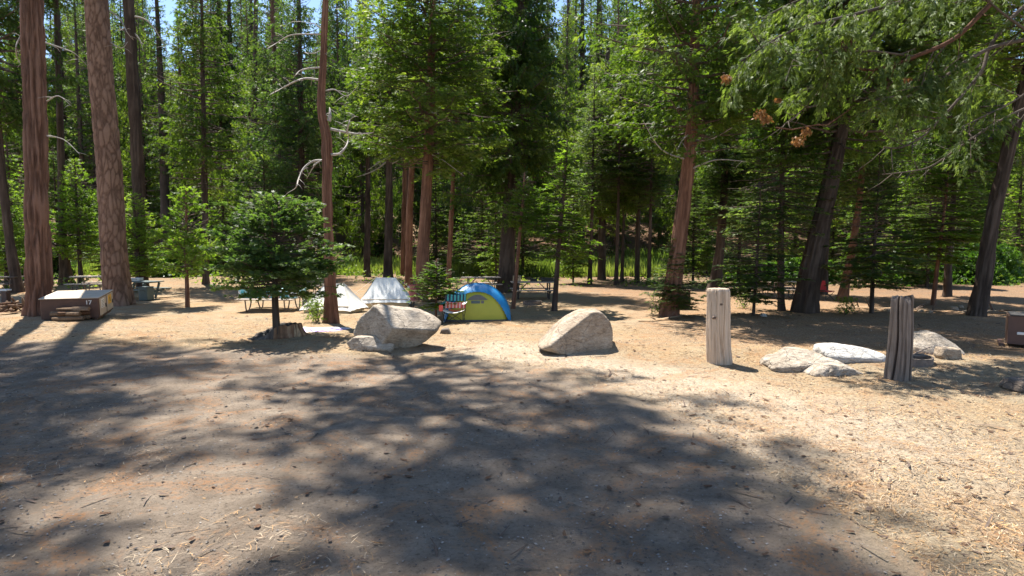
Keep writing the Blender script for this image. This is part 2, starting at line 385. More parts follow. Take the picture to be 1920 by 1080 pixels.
# ------------------------------------------------------------------ ground
def axis(lo, hi, n, c, k):
    u = np.linspace(math.asinh((lo - c) / k), math.asinh((hi - c) / k), n); return c + k * np.sinh(u)
def build_ground():
    xs = axis(-220, 220, 340, 0, 9); ys = axis(-30, 330, 380, 9, 9)
    X, Y = np.meshgrid(xs, ys, indexing='ij'); Z = gh(X, Y)
    Z = Z + .012 * fbm(np.stack([X * 1.6, Y * 1.6, X * 0], -1), 4, 5) * (Y < 60)
    V = np.stack([X, Y, Z], -1).reshape(-1, 3)
    ny = len(ys); i, j = np.meshgrid(np.arange(len(xs) - 1), np.arange(ny - 1), indexing='ij')
    a = (i * ny + j).ravel(); Fc = np.stack([a, a + ny, a + ny + 1, a + 1], -1)
    ex = np.interp(X, [-60, -11.7, -3.6, .4, 2.1, 2.9, 3.2], [16.5, 14.0, 12.4, 10.8, 8.2, 3.5, -30])
    dist = np.where(X < 3.2, ex - Y, -5)
    d2 = np.interp(Y, [-30, 3.5, 8.2, 10.8, 12.4, 14], [3.2, 2.9, 2.1, .4, -3.6, -11.7]) - X
    road = np.clip(.5 + np.minimum(dist, d2) * .35, 0, 1)
    n = vn(np.stack([X * .25, Y * .25, X * 0], -1), 3)
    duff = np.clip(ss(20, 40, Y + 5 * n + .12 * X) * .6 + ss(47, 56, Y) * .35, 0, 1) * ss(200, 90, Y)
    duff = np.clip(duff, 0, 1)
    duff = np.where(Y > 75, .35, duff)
    cen = V[Fc].mean(1); rf = road.reshape(-1)[Fc].mean(1)
    sunlit_pale = np.exp(-(np.minimum(np.abs(dist + 1.6), np.abs(d2 + 1.6)) / 1.5) ** 2) * ss(-3, 0, X) * ss(16, 13, Y) * ss(4, 7, Y)  # pale road-edge dirt, with sunlit brightness painted into its colour
    red = ss(13, 14.5, Y + .15 * (X - 4)) * ss(2, 6, X) * (duff < .6)
    at = {'road': road.ravel(), 'duff': duff.ravel(), 'dust': sunlit_pale.ravel(), 'red': red.ravel()}
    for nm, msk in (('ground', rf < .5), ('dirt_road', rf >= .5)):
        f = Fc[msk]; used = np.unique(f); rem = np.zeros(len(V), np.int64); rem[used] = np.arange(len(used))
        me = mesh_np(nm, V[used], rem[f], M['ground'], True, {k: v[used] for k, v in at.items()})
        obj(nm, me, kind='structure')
build_ground()

# ------------------------------------------------------------------ loose litter on the ground
rs = np.random.RandomState(11)
def scatter_xy(n, near=4, far=22, xr=1.0):
    u = rs.rand(n); y = near * (far / near) ** (u ** .85); x = (rs.rand(n) * 2 - 1) * (y * .88 + .6) * xr
    return x, y
def litter(name, n, mats, ln, wd, label=None, weight=None, far=20):
    x, y = scatter_xy(n, 3.8, far)
    if weight is not None:
        k = rs.rand(n) < weight(x, y); x, y = x[k], y[k]
    n = len(x); a = rs.rand(n) * math.pi; l = ln * (.5 + rs.rand(n)) * (1 + y / 22); w_ = wd * (.6 + rs.rand(n) * .8) * (1 + y / 9)
    z = gh(x, y) + .008 + rs.rand(n) * .012
    dx, dy = np.cos(a) * l / 2, np.sin(a) * l / 2; nx, ny = -np.sin(a) * w_ / 2, np.cos(a) * w_ / 2
    tz = (rs.rand(n) - .5) * .3 * l; bend = (rs.rand(n) - .5) * .35
    c = np.stack([x, y, z], -1); d = np.stack([dx, dy, tz], -1); q = np.stack([nx, ny, nx * 0], -1); side = np.stack([-dy, dx, dx * 0 + .004], -1) * bend[:, None]
    V = np.stack([c - d - q, c - d + q, c + side + q, c + side - q, c + d + q * .4, c + d - q * .4], 1).reshape(-1, 3)
    b = np.arange(n)[:, None] * 6; Fq = np.concatenate([b + np.array([[0, 3, 2, 1]]), b + np.array([[3, 5, 4, 2]])])
    me = mesh_np(name, V, Fq, mats); 
    mi = rs.randint(0, len(mats), n); me.polygons.foreach_set('material_index', np.concatenate([mi, mi]).astype(np.int32))
    return obj(name, me, kind='stuff')
inroad = lambda x, y: (np.interp(x, [-60, -11.7, -3.6, .4, 2.1, 2.9, 3.2], [16.5, 14.0, 12.4, 10.8, 8.2, 3.5, -30]) > y)
tag(litter('fallen_needles', 95000, [M['needle'], M['needle_pale'], M['needle_dark'], M['needle_dark'], M['needle']], .060, .0022,
    weight=lambda x, y: np.where(inroad(x, y), .22 * (vn(np.stack([x * .5, y * .5, x * 0], -1), 31) > .05), 1.0) * (.35 + .65 * (vn(np.stack([x * .8, y * .8, x * 0], -1), 9) > -.2))), 'straw coloured fallen conifer needles scattered thickly over the sunlit dirt', 'needles')
tag(litter('wood_chips', 26000, [M['wood_chip'], M['needle_dark'], M['needle'], M['needle']], .020, .0065,
    weight=lambda x, y: np.where(inroad(x, y), .03, .95), far=18), 'small pale wood chips strewn over the dirt', 'wood chips')
litter('twigs', 420, [M['needle_dark'], M['twig']], .20, .010, weight=lambda x, y: .5 + 0 * x)
litter('bark_flakes', 1500, [M['needle_dark'], M['stump_wood'] if 'stump_wood' in M else M['twig']], .045, .022, weight=lambda x, y: np.where(inroad(x, y), .4, .8))
def pebbles(name, n, mats, s0, wt, label):
    x, y = scatter_xy(n, 3.8, 17); k = rs.rand(n) < wt(x, y); x, y = x[k], y[k]; n = len(x)
    s = s0 * (.5 + rs.rand(n) ** 3 * 2.2) * (1 + y / 22); a = rs.rand(n) * 6.28
    o = np.array([[1, 0, 0], [-.2, 1, .1], [-1, .1, 0], [.1, -.9, .05], [.1, .1, .8], [0, 0, -.6]])
    o = o[None] * (.75 + .5 * rs.rand(n, 6, 3)); o[..., 2] *= .62
    ca, sa = np.cos(a)[:, None], np.sin(a)[:, None]
    V = np.stack([x[:, None] + (o[..., 0] * ca - o[..., 1] * sa * .7) * s[:, None], y[:, None] + (o[..., 0] * sa + o[..., 1] * ca * .7) * s[:, None],
                  gh(x, y)[:, None] + .006 + o[..., 2] * s[:, None]], -1).reshape(-1, 3)
    fs = np.array([[0, 1, 4], [1, 2, 4], [2, 3, 4], [3, 0, 4], [1, 0, 5], [2, 1, 5], [3, 2, 5], [0, 3, 5]])
    Fq = (np.arange(n)[:, None, None] * 6 + fs[None]).reshape(-1, 3)
    me = mesh_np(name, V, Fq, mats); mi = np.repeat(rs.randint(0, len(mats), n), 8); me.polygons.foreach_set('material_index', mi.astype(np.int32))
    tag(obj(name, me, kind='stuff'), label, 'gravel')
pebbles('gravel', 22000, [M['pebble'], M['pebble_dark'], M['pebble_dark'], M['pebble']], 0.0052, lambda x, y: np.where(inroad(x, y), 1., .3), 'small grey and dark pebbles scattered over the shaded dirt road')

# ------------------------------------------------------------------ foliage generator
def sprays(pos, dr, nrm, ln, wd, rng, lobes=3, fan=.55, tone=None):
    """pos,dr,nrm (n,3): leaf sprays, each a fan of narrow rhombs"""
    n = len(pos); dr = dr / (np.linalg.norm(dr, axis=1, keepdims=True) + 1e-9)
    side = np.cross(nrm, dr); side /= (np.linalg.norm(side, axis=1, keepdims=True) + 1e-9)
    up = np.cross(dr, side)
    Vs = []; tn = rng.rand(n) * .7 + .15 if tone is None else tone
    l0 = ln * (.6 + .8 * rng.rand(n)); w0 = wd * (.7 + .6 * rng.rand(n))
    for k in range(lobes):
        a = (k - (lobes - 1) / 2) * fan + (rng.rand(n) - .5) * .35
        d = dr * np.cos(a)[:, None] + side * np.sin(a)[:, None] + up * ((rng.rand(n) - .5) * .5)[:, None]
        s = -dr * np.sin(a)[:, None] + side * np.cos(a)[:, None]
        l = (l0 * (1 - .25 * abs(k - (lobes - 1) / 2)))[:, None]; w_ = w0[:, None]
        Vs.append(np.stack([pos, pos + d * l * .55 + s * w_ / 2, pos + d * l, pos + d * l * .5 - s * w_ / 2], 1))
    V = np.stack(Vs, 1).reshape(-1, 3); Fq = np.arange(n * lobes * 4).reshape(-1, 4)
    return V, Fq, np.repeat(tn, lobes * 4)
def limbs_to_foliage(paths, rads, rng, style, P_):
    """paths: list of (k,3) limb polylines; returns limb mesh data and foliage data"""
    mb = MB(); pos = []; drs = []; nr = []
    for pth, r0 in zip(paths, rads):
        pth = np.asarray(pth); seg = np.linalg.norm(np.diff(pth, axis=0), axis=1); Ltot = seg.sum()
        mb.tube([Vector(p) for p in pth], [max(.006, r0 * (1 - .85 * i / (len(pth) - 1))) for i in range(len(pth))], 4 if r0 < .05 else 6)
        cum = np.concatenate([[0], np.cumsum(seg)]) / Ltot
        nb = max(3, int(Ltot * P_['bpm']))
        s = P_['s0'] + (1 - P_['s0']) * np.sort(rng.rand(nb))
        bp = np.stack([np.interp(s, cum, pth[:, q]) for q in range(3)], -1)
        t = np.stack([np.interp(np.minimum(s + .05, 1), cum, pth[:, q]) - np.interp(s - .05, cum, pth[:, q]) for q in range(3)], -1)
        t /= np.linalg.norm(t, axis=1, keepdims=True)
        sd = np.cross(t, [0, 0, 1]); sd /= (np.linalg.norm(sd, axis=1, keepdims=True) + 1e-9)
        sg = np.where(np.arange(nb) % 2, 1, -1)[:, None]
        ang = (.6 + .6 * rng.rand(nb))[:, None]
        bd = t * np.cos(ang) + sd * sg * np.sin(ang) + np.array([0, 0, 1]) * ((rng.rand(nb) - .5) * P_['bz'] - P_['bdroop'])[:, None]
        bl = np.clip(P_['bl'] * min(Ltot, 2.6) * (1.05 - .65 * s) * (.5 + .8 * rng.rand(nb)), P_['bmin'], 1.2)
        gapn = vn(bp * P_.get('gs', 1.0) + 7.3, 21)
        for i in range(nb):
            if gapn[i] < P_.get('gap', -9): continue
            ns = max(2, int(bl[i] * P_['spm'])); u = rng.rand(ns) ** .8
            p = bp[i] + bd[i] * (bl[i] * u)[:, None]; p[:, 2] -= P_['curl'] * bl[i] * u ** 2
            p = p + (rng.rand(ns, 3) - .5) * P_['jit']
            d = bd[i] + (rng.rand(ns, 3) - .5) * P_['djit']; d[:, 2] -= P_['sdroop']
            if style == 'fir': nn = np.array([0, 0, 1.]) + (rng.rand(ns, 3) - .5) * .7
            else: nn = rng.rand(ns, 3) - .5
            pos.append(p); drs.append(d); nr.append(nn)
            if rng.rand() < P_.get('twigs', .25): mb.tube([Vector(bp[i]), Vector(bp[i] + bd[i] * bl[i] * .7)], [.008, .003], 3)
    pos = np.concatenate(pos); drs = np.concatenate(drs); nr = np.concatenate(nr)
    # clumpy tone: patches of fresher and duller leaves
    tone = np.clip(.5 + .35 * vn(pos * 1.1, 4) + (rng.rand(len(pos)) - .5) * .5, 0, 1)
    V, Fq, tn = sprays(pos, drs, nr, P_['ln'], P_['wd'], rng, P_['lobes'], P_['fan'], tone)
    return mb, V, Fq, tn
PAR = {
 'cedar': dict(gap=-.18, gs=1.15, bpm=9, s0=.12, bz=.7, bdroop=.12, bl=.40, bmin=.16, spm=20, curl=.40, jit=.18, djit=1.0, sdroop=.6, ln=.175, wd=.029, lobes=5, fan=.30),
 'fir': dict(gap=-.25, gs=1.0, bpm=9, s0=.10, bz=.16, bdroop=.05, bl=.42, bmin=.14, spm=9, curl=.15, jit=.09, djit=.8, sdroop=.15, ln=.21, wd=.046, lobes=5, fan=.40),
 'pine': dict(gap=-.3, gs=.7, bpm=6, s0=.25, bz=.7, bdroop=-.1, bl=.32, bmin=.25, spm=12, curl=-.1, jit=.25, djit=2.0, sdroop=-.1, ln=.27, wd=.065, lobes=5, fan=.5),
 'sapling': dict(gap=-.35, gs=2.2, bpm=15, s0=.06, bz=.4, bdroop=-.05, bl=.46, bmin=.12, spm=20, curl=.1, jit=.07, djit=.9, sdroop=.0, ln=.12, wd=.030, lobes=5, fan=.42),
 'firling': dict(gap=-.35, gs=1.6, bpm=16, s0=.04, bz=.12, bdroop=.02, bl=.46, bmin=.12, spm=22, curl=.1, jit=.04, djit=.8, sdroop=.05, ln=.12, wd=.032, lobes=5, fan=.45),
}
def make_crown(name, seed, H, Rm, nl, style, prof, mat, a=-.1, b=.2, par=None):
    rng = np.random.RandomState(seed); P_ = dict(PAR[par or style]); paths = []; rads = []
    az = rng.rand() * 6
    for i in range(nl):
        t = (i + rng.rand()) / nl
        if style == 'fir': t = (math.floor(t * nl / 6) + rng.rand() ** 1.5 * .9) * 6 / nl
        t = min(.985, max(0, t))
        az += 2.4 + (rng.rand() - .5) * .8
        Lr = Rm * prof(t) * (.70 + .42 * rng.rand()); Lr = max(.12, Lr)
        d = np.array([math.cos(az), math.sin(az), 0]); a_ = a + (1 - t) * -.12 + t * .35 + (rng.rand() - .5) * (.5 if style == 'fir' else .3); b_ = b + (rng.rand() - .5) * .15
        sw = np.array([-d[1], d[0], 0]) * (rng.rand() - .5) * .3
        u = np.linspace(0, 1, 6)[:, None]
        pth = np.array([0, 0, t * H]) + d * Lr * u + sw * Lr * u ** 2; pth[:, 2] += Lr * (a_ * u[:, 0] + b_ * u[:, 0] ** 2)
        pth[1:-1] += (rng.rand(4, 3) - .5) * .05 * Lr
        paths.append(pth); rads.append(.012 + .014 * Lr)
    mb, V, Fq, tn = limbs_to_foliage(paths, rads, rng, style, P_)
    lm = mb.mesh('limbs', M['twig']); cm = mesh_np('crown', V, Fq, mat, False, {'tone': tn})
    return dict(limbs=lm, crown=cm, H=H, R=Rm)
cone = lambda t: (1 - t) ** .8 * min(1, .45 + 3.5 * t)
col_ = lambda t: (1 - t ** 2.2) ** .8 * min(1, .5 + 4 * t)
rnd = lambda t: math.sin(math.pi * min(1, max(.03, t * .93 + .05))) ** .6
V_ = {}
V_['cedar_a'] = make_crown('cedar_a', 1, 14, 3.0, 210, 'cedar', col_, M['cedar_leaf'])
V_['cedar_b'] = make_crown('cedar_b', 2, 14, 2.8, 200, 'cedar', cone, M['cedar_leaf'])
V_['cedar_c'] = make_crown('cedar_c', 3, 12, 3.4, 185, 'cedar', col_, M['cedar_dark'], a=-.2)
V_['fir_a'] = make_crown('fir_a', 4, 15, 2.6, 250, 'fir', cone, M['fir_leaf'], a=-.1, b=.05)
V_['fir_b'] = make_crown('fir_b', 5, 13, 2.4, 230, 'fir', cone, M['cedar_dark'], a=-.15, b=.1)
V_['pine_a'] = make_crown('pine_a', 6, 14, 3.8, 105, 'pine', rnd, M['pine_leaf'], a=.0, b=.15)
V_['pine_b'] = make_crown('pine_b', 16, 15, 4.4, 95, 'pine', rnd, M['pine_leaf'], a=.05, b=.1)
V_['pine_thin'] = make_crown('pine_thin', 26, 14, 4.2, 62, 'pine', rnd, M['pine_leaf'], a=.0, b=.15)
V_['sap_a'] = make_crown('sap_a', 7, 2.6, 1.15, 84, 'cedar', lambda t: (1 - t) ** .6 * min(1, .6 + 2 * t), M['sapling_leaf'], a=.15, b=.15, par='sapling')
V_['sap_b'] = make_crown('sap_b', 8, 3.0, 1.0, 62, 'cedar', cone, M['sapling_leaf'], a=.1, b=.2, par='sapling')
V_['sap_big'] = make_crown('sap_big', 28, 6, 1.9, 120, 'cedar', lambda t: (1 - t) ** .65 * min(1, .6 + 2 * t), M['sapling_leaf'], a=.1, b=.15, par='sapling')
V_['firling_a'] = make_crown('firling_a', 9, 2.2, 1.1, 84, 'fir', cone, M['sapling_leaf'], a=.12, b=.0, par='firling')
V_['firling_b'] = make_crown('firling_b', 10, 5.0, 1.5, 125, 'fir', cone, M['fir_leaf'], a=-.02, b=-.02, par='firling')
V_['dark_sap'] = make_crown('dark_sap', 12, 3.0, 1.7, 130, 'cedar', lambda t: (1 - t) ** .34 * min(1, .7 + t), M['fir_leaf'], a=.0, b=.12, par='sapling')

# ------------------------------------------------------------------ trunks
def trunk_mesh(pts, rad, nseg, mat, kind='furrow', flare=.5, amp=.05, seed=0, step=.25, lobes=5):
    """pts: list of Vectors (local), rad: radii; bark relief is real displacement"""
    pts = np.array([tuple(p) for p in pts]); rad = np.array(rad)
    seg = np.linalg.norm(np.diff(pts, axis=0), axis=1); cum = np.concatenate([[0], np.cumsum(seg)]); Lt = cum[-1]
    nr = max(6, int(Lt / step)); s = Lt * np.linspace(0, 1, nr + 1) ** 1.15
    c = np.stack([np.interp(s, cum, pts[:, q]) for q in range(3)], -1)
    for _ in range(2): c[1:-1] = (c[:-2] + 2 * c[1:-1] + c[2:]) / 4
    r = np.interp(s, cum, rad)
    th = np.linspace(0, 2 * math.pi, nseg, endpoint=False)
    TH, S = np.meshgrid(th, s); Rr = np.repeat(r[:, None], nseg, 1)
    ct, st = np.cos(TH), np.sin(TH)
    if kind == 'plates':
        q = np.random.RandomState(seed); rm = float(rad[0]); circ = 2 * math.pi * rm
        zl = min(Lt, 14); nc = int(circ * zl / (.16 * .42)); cx = q.rand(nc) * circ; cz = q.rand(nc) * zl
        fx = (TH / (2 * math.pi) * circ).ravel(); fz = S.ravel()
        ridge = np.zeros(len(fx), np.float32)
        for k0 in range(0, len(fx), 4000):
            ax = np.abs(fx[k0:k0 + 4000, None] - cx[None]); ax = np.minimum(ax, circ - ax) / .16
            az = np.abs(fz[k0:k0 + 4000, None] - cz[None]) / .42
            d = np.sqrt(ax ** 2 + az ** 2); d.partition(1, axis=1); ridge[k0:k0 + 4000] = np.clip((d[:, 1] - d[:, 0]) * 3.2, 0, 1)
        ridge = ridge.reshape(TH.shape)
        disp = amp * (ridge - 1)
    else:
        f = 2.6 if kind == 'furrow' else 1.5
        k = max(1.6, r.max() * 11) if kind == 'furrow' else 3.0
        tw = S * .25
        p = np.stack([np.cos(TH + tw * .2) * k, np.sin(TH + tw * .2) * k, S * .55 + seed], -1)
        n = fbm(p, 4, seed); ridge = np.clip(.5 + np.abs(n) * 1.3 - .35, 0, 1)
        disp = amp * (ridge - ridge.mean()) * 2 - amp * .5
    fl = np.exp(-S / (.35 + r.max() * .9)); lob = .35 + .45 * np.sin(lobes * TH + seed + .8 * np.sin(TH * 2 + seed))
    Rr = Rr * (1 + flare * fl * lob) + disp * np.minimum(1, Rr / r.max())
    V = np.stack([c[:, 0:1] + ct * Rr, c[:, 1:2] + st * Rr, c[:, 2:3] + 0 * ct], -1).reshape(-1, 3)
    i, j = np.meshgrid(np.arange(nr), np.arange(nseg), indexing='ij'); j2 = (j + 1) % nseg
    Fq = np.stack([i * nseg + j, i * nseg + j2, (i + 1) * nseg + j2, (i + 1) * nseg + j], -1).reshape(-1, 4)
    top = np.array([list(range(nr * nseg, (nr + 1) * nseg))])
    return mesh_np('trunk', V, [Fq, top], mat, True, {'ridge': ridge.ravel()})
TREES = []
def tree(name, label, path, Ht, crowns, mat='cedar_bark', seg=16, kind='furrow', amp=.03, flare=.5, seed=0, Y=None, group=None, cat='tree', tip=.25, step=.3, base=None, lobes=5, sink=.15):
    """path: [(px,py,width_px)...] from the base up, in the photo's pixels; Ht: height in metres"""
    b = G(*path[0][:2]) if base is None else base
    if Y is not None: b = P(path[0][0], path[0][1], Y); b.z = gz(b.x, b.y)
    kx = 1 / math.sqrt(1 + (b.x / b.y) ** 2)
    pts = [Vector((0, 0, -sink)), Vector((0, 0, 0))]; rr = [path[0][2] / 2 * b.y / F * kx] * 2
    for (x, y, w_) in path[1:]:
        p = P(x, y, b.y) - b
        pts.append(p); rr.append(w_ / 2 * b.y / F * kx)
    d = (pts[-1] - pts[-2]) if len(path) > 1 else Vector((0, 0, 1))
    d = d.normalized(); d = (d + Vector((0, 0, 1.2))).normalized() if len(path) > 1 else d
    if pts[-1].z < Ht:
        q = pts[-1] + d * ((Ht - pts[-1].z) / d.z); n = 4
        p0, r0 = pts[-1].copy(), rr[-1]
        for k in range(1, n + 1): pts.append(p0.lerp(q, k / n)); rr.append(max(.02, r0 * (1 - (1 - tip) * k / n) * (1 if k < n else .3)))
    root = thing(name, label, cat, b, 0, group)
    obj('trunk', trunk_mesh(pts, rr, seg, M[mat], kind, flare, amp, seed, step, lobes), root)
    def at_h(h):
        for i in range(len(pts) - 1):
            if pts[i + 1].z >= h:
                f = (h - pts[i].z) / (pts[i + 1].z - pts[i].z); return pts[i].lerp(pts[i + 1], f)
        return pts[-1]
    for (vr, h0, h1, Rc, mt) in crowns:
        put_crown(root, vr, at_h(h0), at_h(h1), Rc, mt)
    return root, b
def put_crown(root, vr, p0, p1, Rc, mt=None, rot=None):
    v = V_[vr]; ax = (p1 - p0); q = Vector((0, 0, 1)).rotation_difference(ax.normalized())
    z = R.random() * 6.28 if rot is None else rot
    for nm in ('limbs', 'crown'):
        me = v[nm]; o = obj(nm, me, root); o.rotation_mode = 'QUATERNION'
        o.rotation_quaternion = q @ Quaternion((0, 0, 1), z); o.location = p0
        o.scale = (Rc / v['R'], Rc / v['R'], ax.length / v['H'])
        if nm == 'limbs': o['kind'] = 'stuff'
        if mt and nm == 'crown':
            o.material_slots[0].link = 'OBJECT'; o.material_slots[0].material = M[mt]
def dead_limbs(root, b, curves, mat='dead_wood', name='dead_limb'):
    for i, (pts, w0) in enumerate(curves):
        rng = random.Random(i + 3)
        q = []
        for k, p in enumerate(pts):
            x, y = p[:2]; dy = p[2] if len(p) > 2 else (rng.random() - .5) * .5 * k
            q.append(P(x, y, b.y + dy) - b)
        mb = MB(); qq = spline(q, 5); n = len(qq)
        mb.tube(qq, [max(.006, w0 / 2 * b.y / F * (1 - .8 * k / (n - 1))) for k in range(n)], 6)
        for k in range(3, n, 3):
            d = Vector((rng.uniform(-1, 1), rng.uniform(-1, 1), rng.uniform(-.8, .5))).normalized() * rng.uniform(.15, .45)
            mb.tube([qq[k], qq[k] + d * .6 + Vector((0, 0, .03)), qq[k] + d], [.010, .007, .004], 4)
        mb.build(name, M[mat], root, True)
def spline(p, n):
    out = []
    for i in range(len(p) - 1):
        a = p[max(i - 1, 0)]; b = p[i]; c = p[i + 1]; d = p[min(i + 2, len(p) - 1)]
        for k in range(n):
            t = k / n
            out.append(.5 * ((2 * b) + (c - a) * t + (2 * a - 5 * b + 4 * c - d) * t * t + (-a + 3 * b - 3 * c + d) * t ** 3))
    out.append(p[-1]); return out

# ---- the large trees at the left
t2, b2 = tree('cedar_tree', 'large reddish brown trunk at left edge, just left of the brown food locker', [(76, 592, 56), (72, 500, 50), (68, 300, 46), (60, 0, 43)], 36,
    [('pine_thin', 20, 36, 4.2, None)], 'cedar_bark', 80, 'furrow', .075, .45, 3, step=.12)
t3, b3 = tree('pine_tree', 'large pine trunk with cracked plate bark standing right of the brown food locker', [(222, 572, 56), (213, 470, 52), (204, 300, 50), (190, 150, 48), (181, 0, 46)], 38,
    [('pine_thin', 25, 38, 3.8, None)], 'pine_bark', 104, 'plates', .036, .40, 5, step=.085)
dead_limbs(t2, b2, [([(46, 60), (35, 75), (30, 90), (33, 110), (42, 125)], 4), ([(88, 190), (110, 180), (135, 200)], 3), ([(85, 80), (110, 88), (140, 100), (165, 125)], 3), ([(88, 255), (120, 262), (150, 290)], 3)])
dead_limbs(t3, b3, [([(205, 20), (225, 35), (238, 60), (250, 75)], 3.5), ([(208, 80), (228, 90), (240, 78)], 3)])
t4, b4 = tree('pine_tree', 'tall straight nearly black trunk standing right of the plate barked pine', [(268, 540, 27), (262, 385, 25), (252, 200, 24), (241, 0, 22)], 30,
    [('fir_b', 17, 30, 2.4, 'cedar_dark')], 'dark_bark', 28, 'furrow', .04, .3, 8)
dead_limbs(t4, b4, [([(246, 55), (262, 75), (268, 95)], 4), ([(244, 50), (220, 58)], 4), ([(245, 30), (275, 38), (300, 70), (318, 108)], 4)])
t1, b1 = tree('cedar_tree', 'slim dark trunk leaning at the far left edge behind the big reddish trunk', [(34, 548, 26), (18, 450, 20), (5, 340, 18)], 22, [('cedar_c', 8, 22, 3.2, None)], 'dark_bark', 20, seed=4)
tree('cedar_tree', 'short flared dark trunk behind the food locker, in front of the yellow grass', [(124, 533, 26), (118, 440, 17), (112, 200, 14), (105, 0, 10)], 24, [('cedar_c', 15, 24, 2.0, None)], 'dark_bark', 20, seed=5, flare=.8)
tree('fir_tree', 'bushy young conifer with bright top between the two big left trunks', [(152, 533, 10), (146, 420, 8), (140, 310, 4)], 6.8, [('sap_big', 1.3, 6.9, 1.9, 'sapling_leaf')], 'dark_bark', 10)
tree('fir_tree', 'bright bushy young conifer half hidden behind the plate barked pine', [(262, 545, 10), (258, 470, 8), (250, 380, 4)], 4.8, [('sap_big', .7, 4.9, 2.0, 'sapling_leaf')], 'dark_bark', 10)
tree('fir_tree', 'young conifer with pale green branches at the left edge of the picture', [(12, 540, 10), (12, 470, 8), (16, 350, 4)], 5.6, [('sap_big', .8, 5.7, 1.7, 'sapling_leaf')], 'dark_bark', 10)
tree('cedar_tree', 'rounded bright green young cedar on a thin orange trunk in the open', [(352, 576, 9), (349, 480, 7), (349, 350, 3)], 4.45, [('sap_a', 1.25, 4.5, 1.35, None)], 'red_bark', 10, amp=.004)
tree('cedar_tree', 'tall narrow cedar left of the bent bare trunk, its dark trunk bare below', [(386, 533, 14), (383, 300, 12), (379, 100, 8), (378, 0, 6)], 21, [('cedar_b', 5, 21, 2.9, None)], 'dark_bark', 16, seed=6)
tree('cedar_tree', 'broad grey green cedar whose crown fills the gap left of the bent trunk', [(560, 520, 15), (565, 300, 12), (560, 0, 8)], 20, [('cedar_a', 3.5, 20, 3.0, 'fir_leaf')], 'dark_bark', 16, seed=6)
tree('cedar_tree', 'tall soft green conifer behind, between the narrow cedar and the bent trunk', [(470, 512, 15), (475, 300, 12), (480, 0, 8)], 22, [('cedar_b', 3.0, 19, 3.3, 'cedar_leaf')], 'dark_bark', 16, seed=7)
# ---- the bent bare trunk
t9, b9 = tree('cedar_tree', 'bent reddish bare trunk with curling dead limbs beside the cream tent', [(622, 606, 28), (617, 500, 21), (615, 400, 19), (612, 260, 20), (603, 215, 17), (602, 180, 14), (607, 100, 12), (610, 0, 11), (595, -200, 11), (560, -450, 10), (520, -750, 8)], 36,
    [('pine_thin', 16.5, 31, 3.7, 'cedar_leaf'), ('pine_thin', 27, 36, 2.6, 'cedar_leaf')], 'red_bark', 44, 'furrow', .04, .45, 9, step=.1, tip=.35)
dead_limbs(t9, b9, [([(620, 242), (650, 248), (672, 251), (700, 249)], 6), ([(650, 248), (654, 232), (657, 224), (666, 217)], 3.5), ([(620, 290), (636, 288), (648, 276), (653, 262), (653, 250)], 6),
    ([(608, 301), (588, 302), (570, 315), (560, 335), (556, 350), (548, 357)], 5), ([(601, 127), (580, 128), (562, 133), (550, 146)], 4), ([(600, 150), (575, 147), (555, 152), (530, 165), (505, 178)], 5),
    ([(604, 64), (580, 64), (545, 66), (520, 80), (500, 92)], 3.5), ([(617, 227), (619, 214), (618, 202)], 9), ([(604, 300), (590, 310), (575, 335)], 3),
    ([(612, 170), (628, 168), (650, 180), (672, 160)], 3), ([(608, 60), (590, 45), (560, 40)], 2.5), ([(607, 90), (590, 100), (570, 98)], 2.5)])
# ---- the group in the middle
t11, b11 = tree('cedar_tree', 'tallest bright green cedar with straight reddish trunk, middle of the camp', [(790, 562, 26), (793, 480, 23), (803, 300, 20), (808, 150, 16), (812, 0, 11)], 16.5,
    [('cedar_a', 5.4, 16.5, 4.0, None)], 'red_bark', 36, 'furrow', .025, .35, 11, step=.15)
dead_limbs(t11, b11, [([(803, 205, 0), (815, 212, -.4), (826, 204, -.9)], 4), ([(800, 260, 0), (770, 275, -.4), (735, 290, -.6), (690, 318, -.9)], 3), ([(798, 285, 0), (830, 300, -.3), (870, 330, -.8)], 3)])
tree('cedar_tree', 'slimmer reddish trunk standing close behind the tallest bright green cedar', [(766, 540, 15), (768, 400, 13), (775, 250, 10)], 15, [('cedar_b', 7, 15, 2.0, None)], 'red_bark', 20, seed=12, amp=.02)
t12, b12 = tree('cedar_tree', 'straight dark trunk rising behind the right of the grey white tent', [(727, 522, 18), (729, 400, 15), (730, 250, 12)], 17, [('cedar_c', 8.5, 17, 2.6, 'cedar_leaf')], 'dark_bark', 20, seed=13)
dead_limbs(t12, b12, [([(728, 300), (710, 315), (690, 325), (668, 332)], 4), ([(730, 310), (748, 300), (762, 292)], 3)])
tree('cedar_tree', 'straight reddish trunk between the dark trunk and the tallest cedar', [(757, 517, 13), (759, 400, 12), (761, 280, 10)], 18, [('cedar_b', 9.5, 18, 2.6, None)], 'red_bark', 18, seed=14)
tree('cedar_tree', 'dark trunk in the tall grass behind the two canvas tents', [(688, 519, 14), (689, 440, 12), (690, 330, 9)], 16, [('cedar_c', 8.5, 16, 2.6, None)], 'dark_bark', 16, seed=15)
t15, b15 = tree('cedar_tree', 'thin straight orange brown trunk right of the tallest green cedar', [(840, 540, 10), (843, 480, 10), (850, 330, 8), (856, 200, 6)], 17, [('cedar_a', 8.5, 17, 2.2, None)], 'red_bark', 14, seed=16, amp=.012)
tree('cedar_tree', 'big dark green cedar with broad trunk behind the rear picnic tables', [(949, 548, 34), (952, 450, 28), (965, 250, 20), (975, 0, 14)], 22, [('cedar_c', 3.6, 22, 3.5, None), ('cedar_c', 6.5, 17, 3.0, 'cedar_leaf')], 'dark_bark', 28, seed=17, flare=.35)
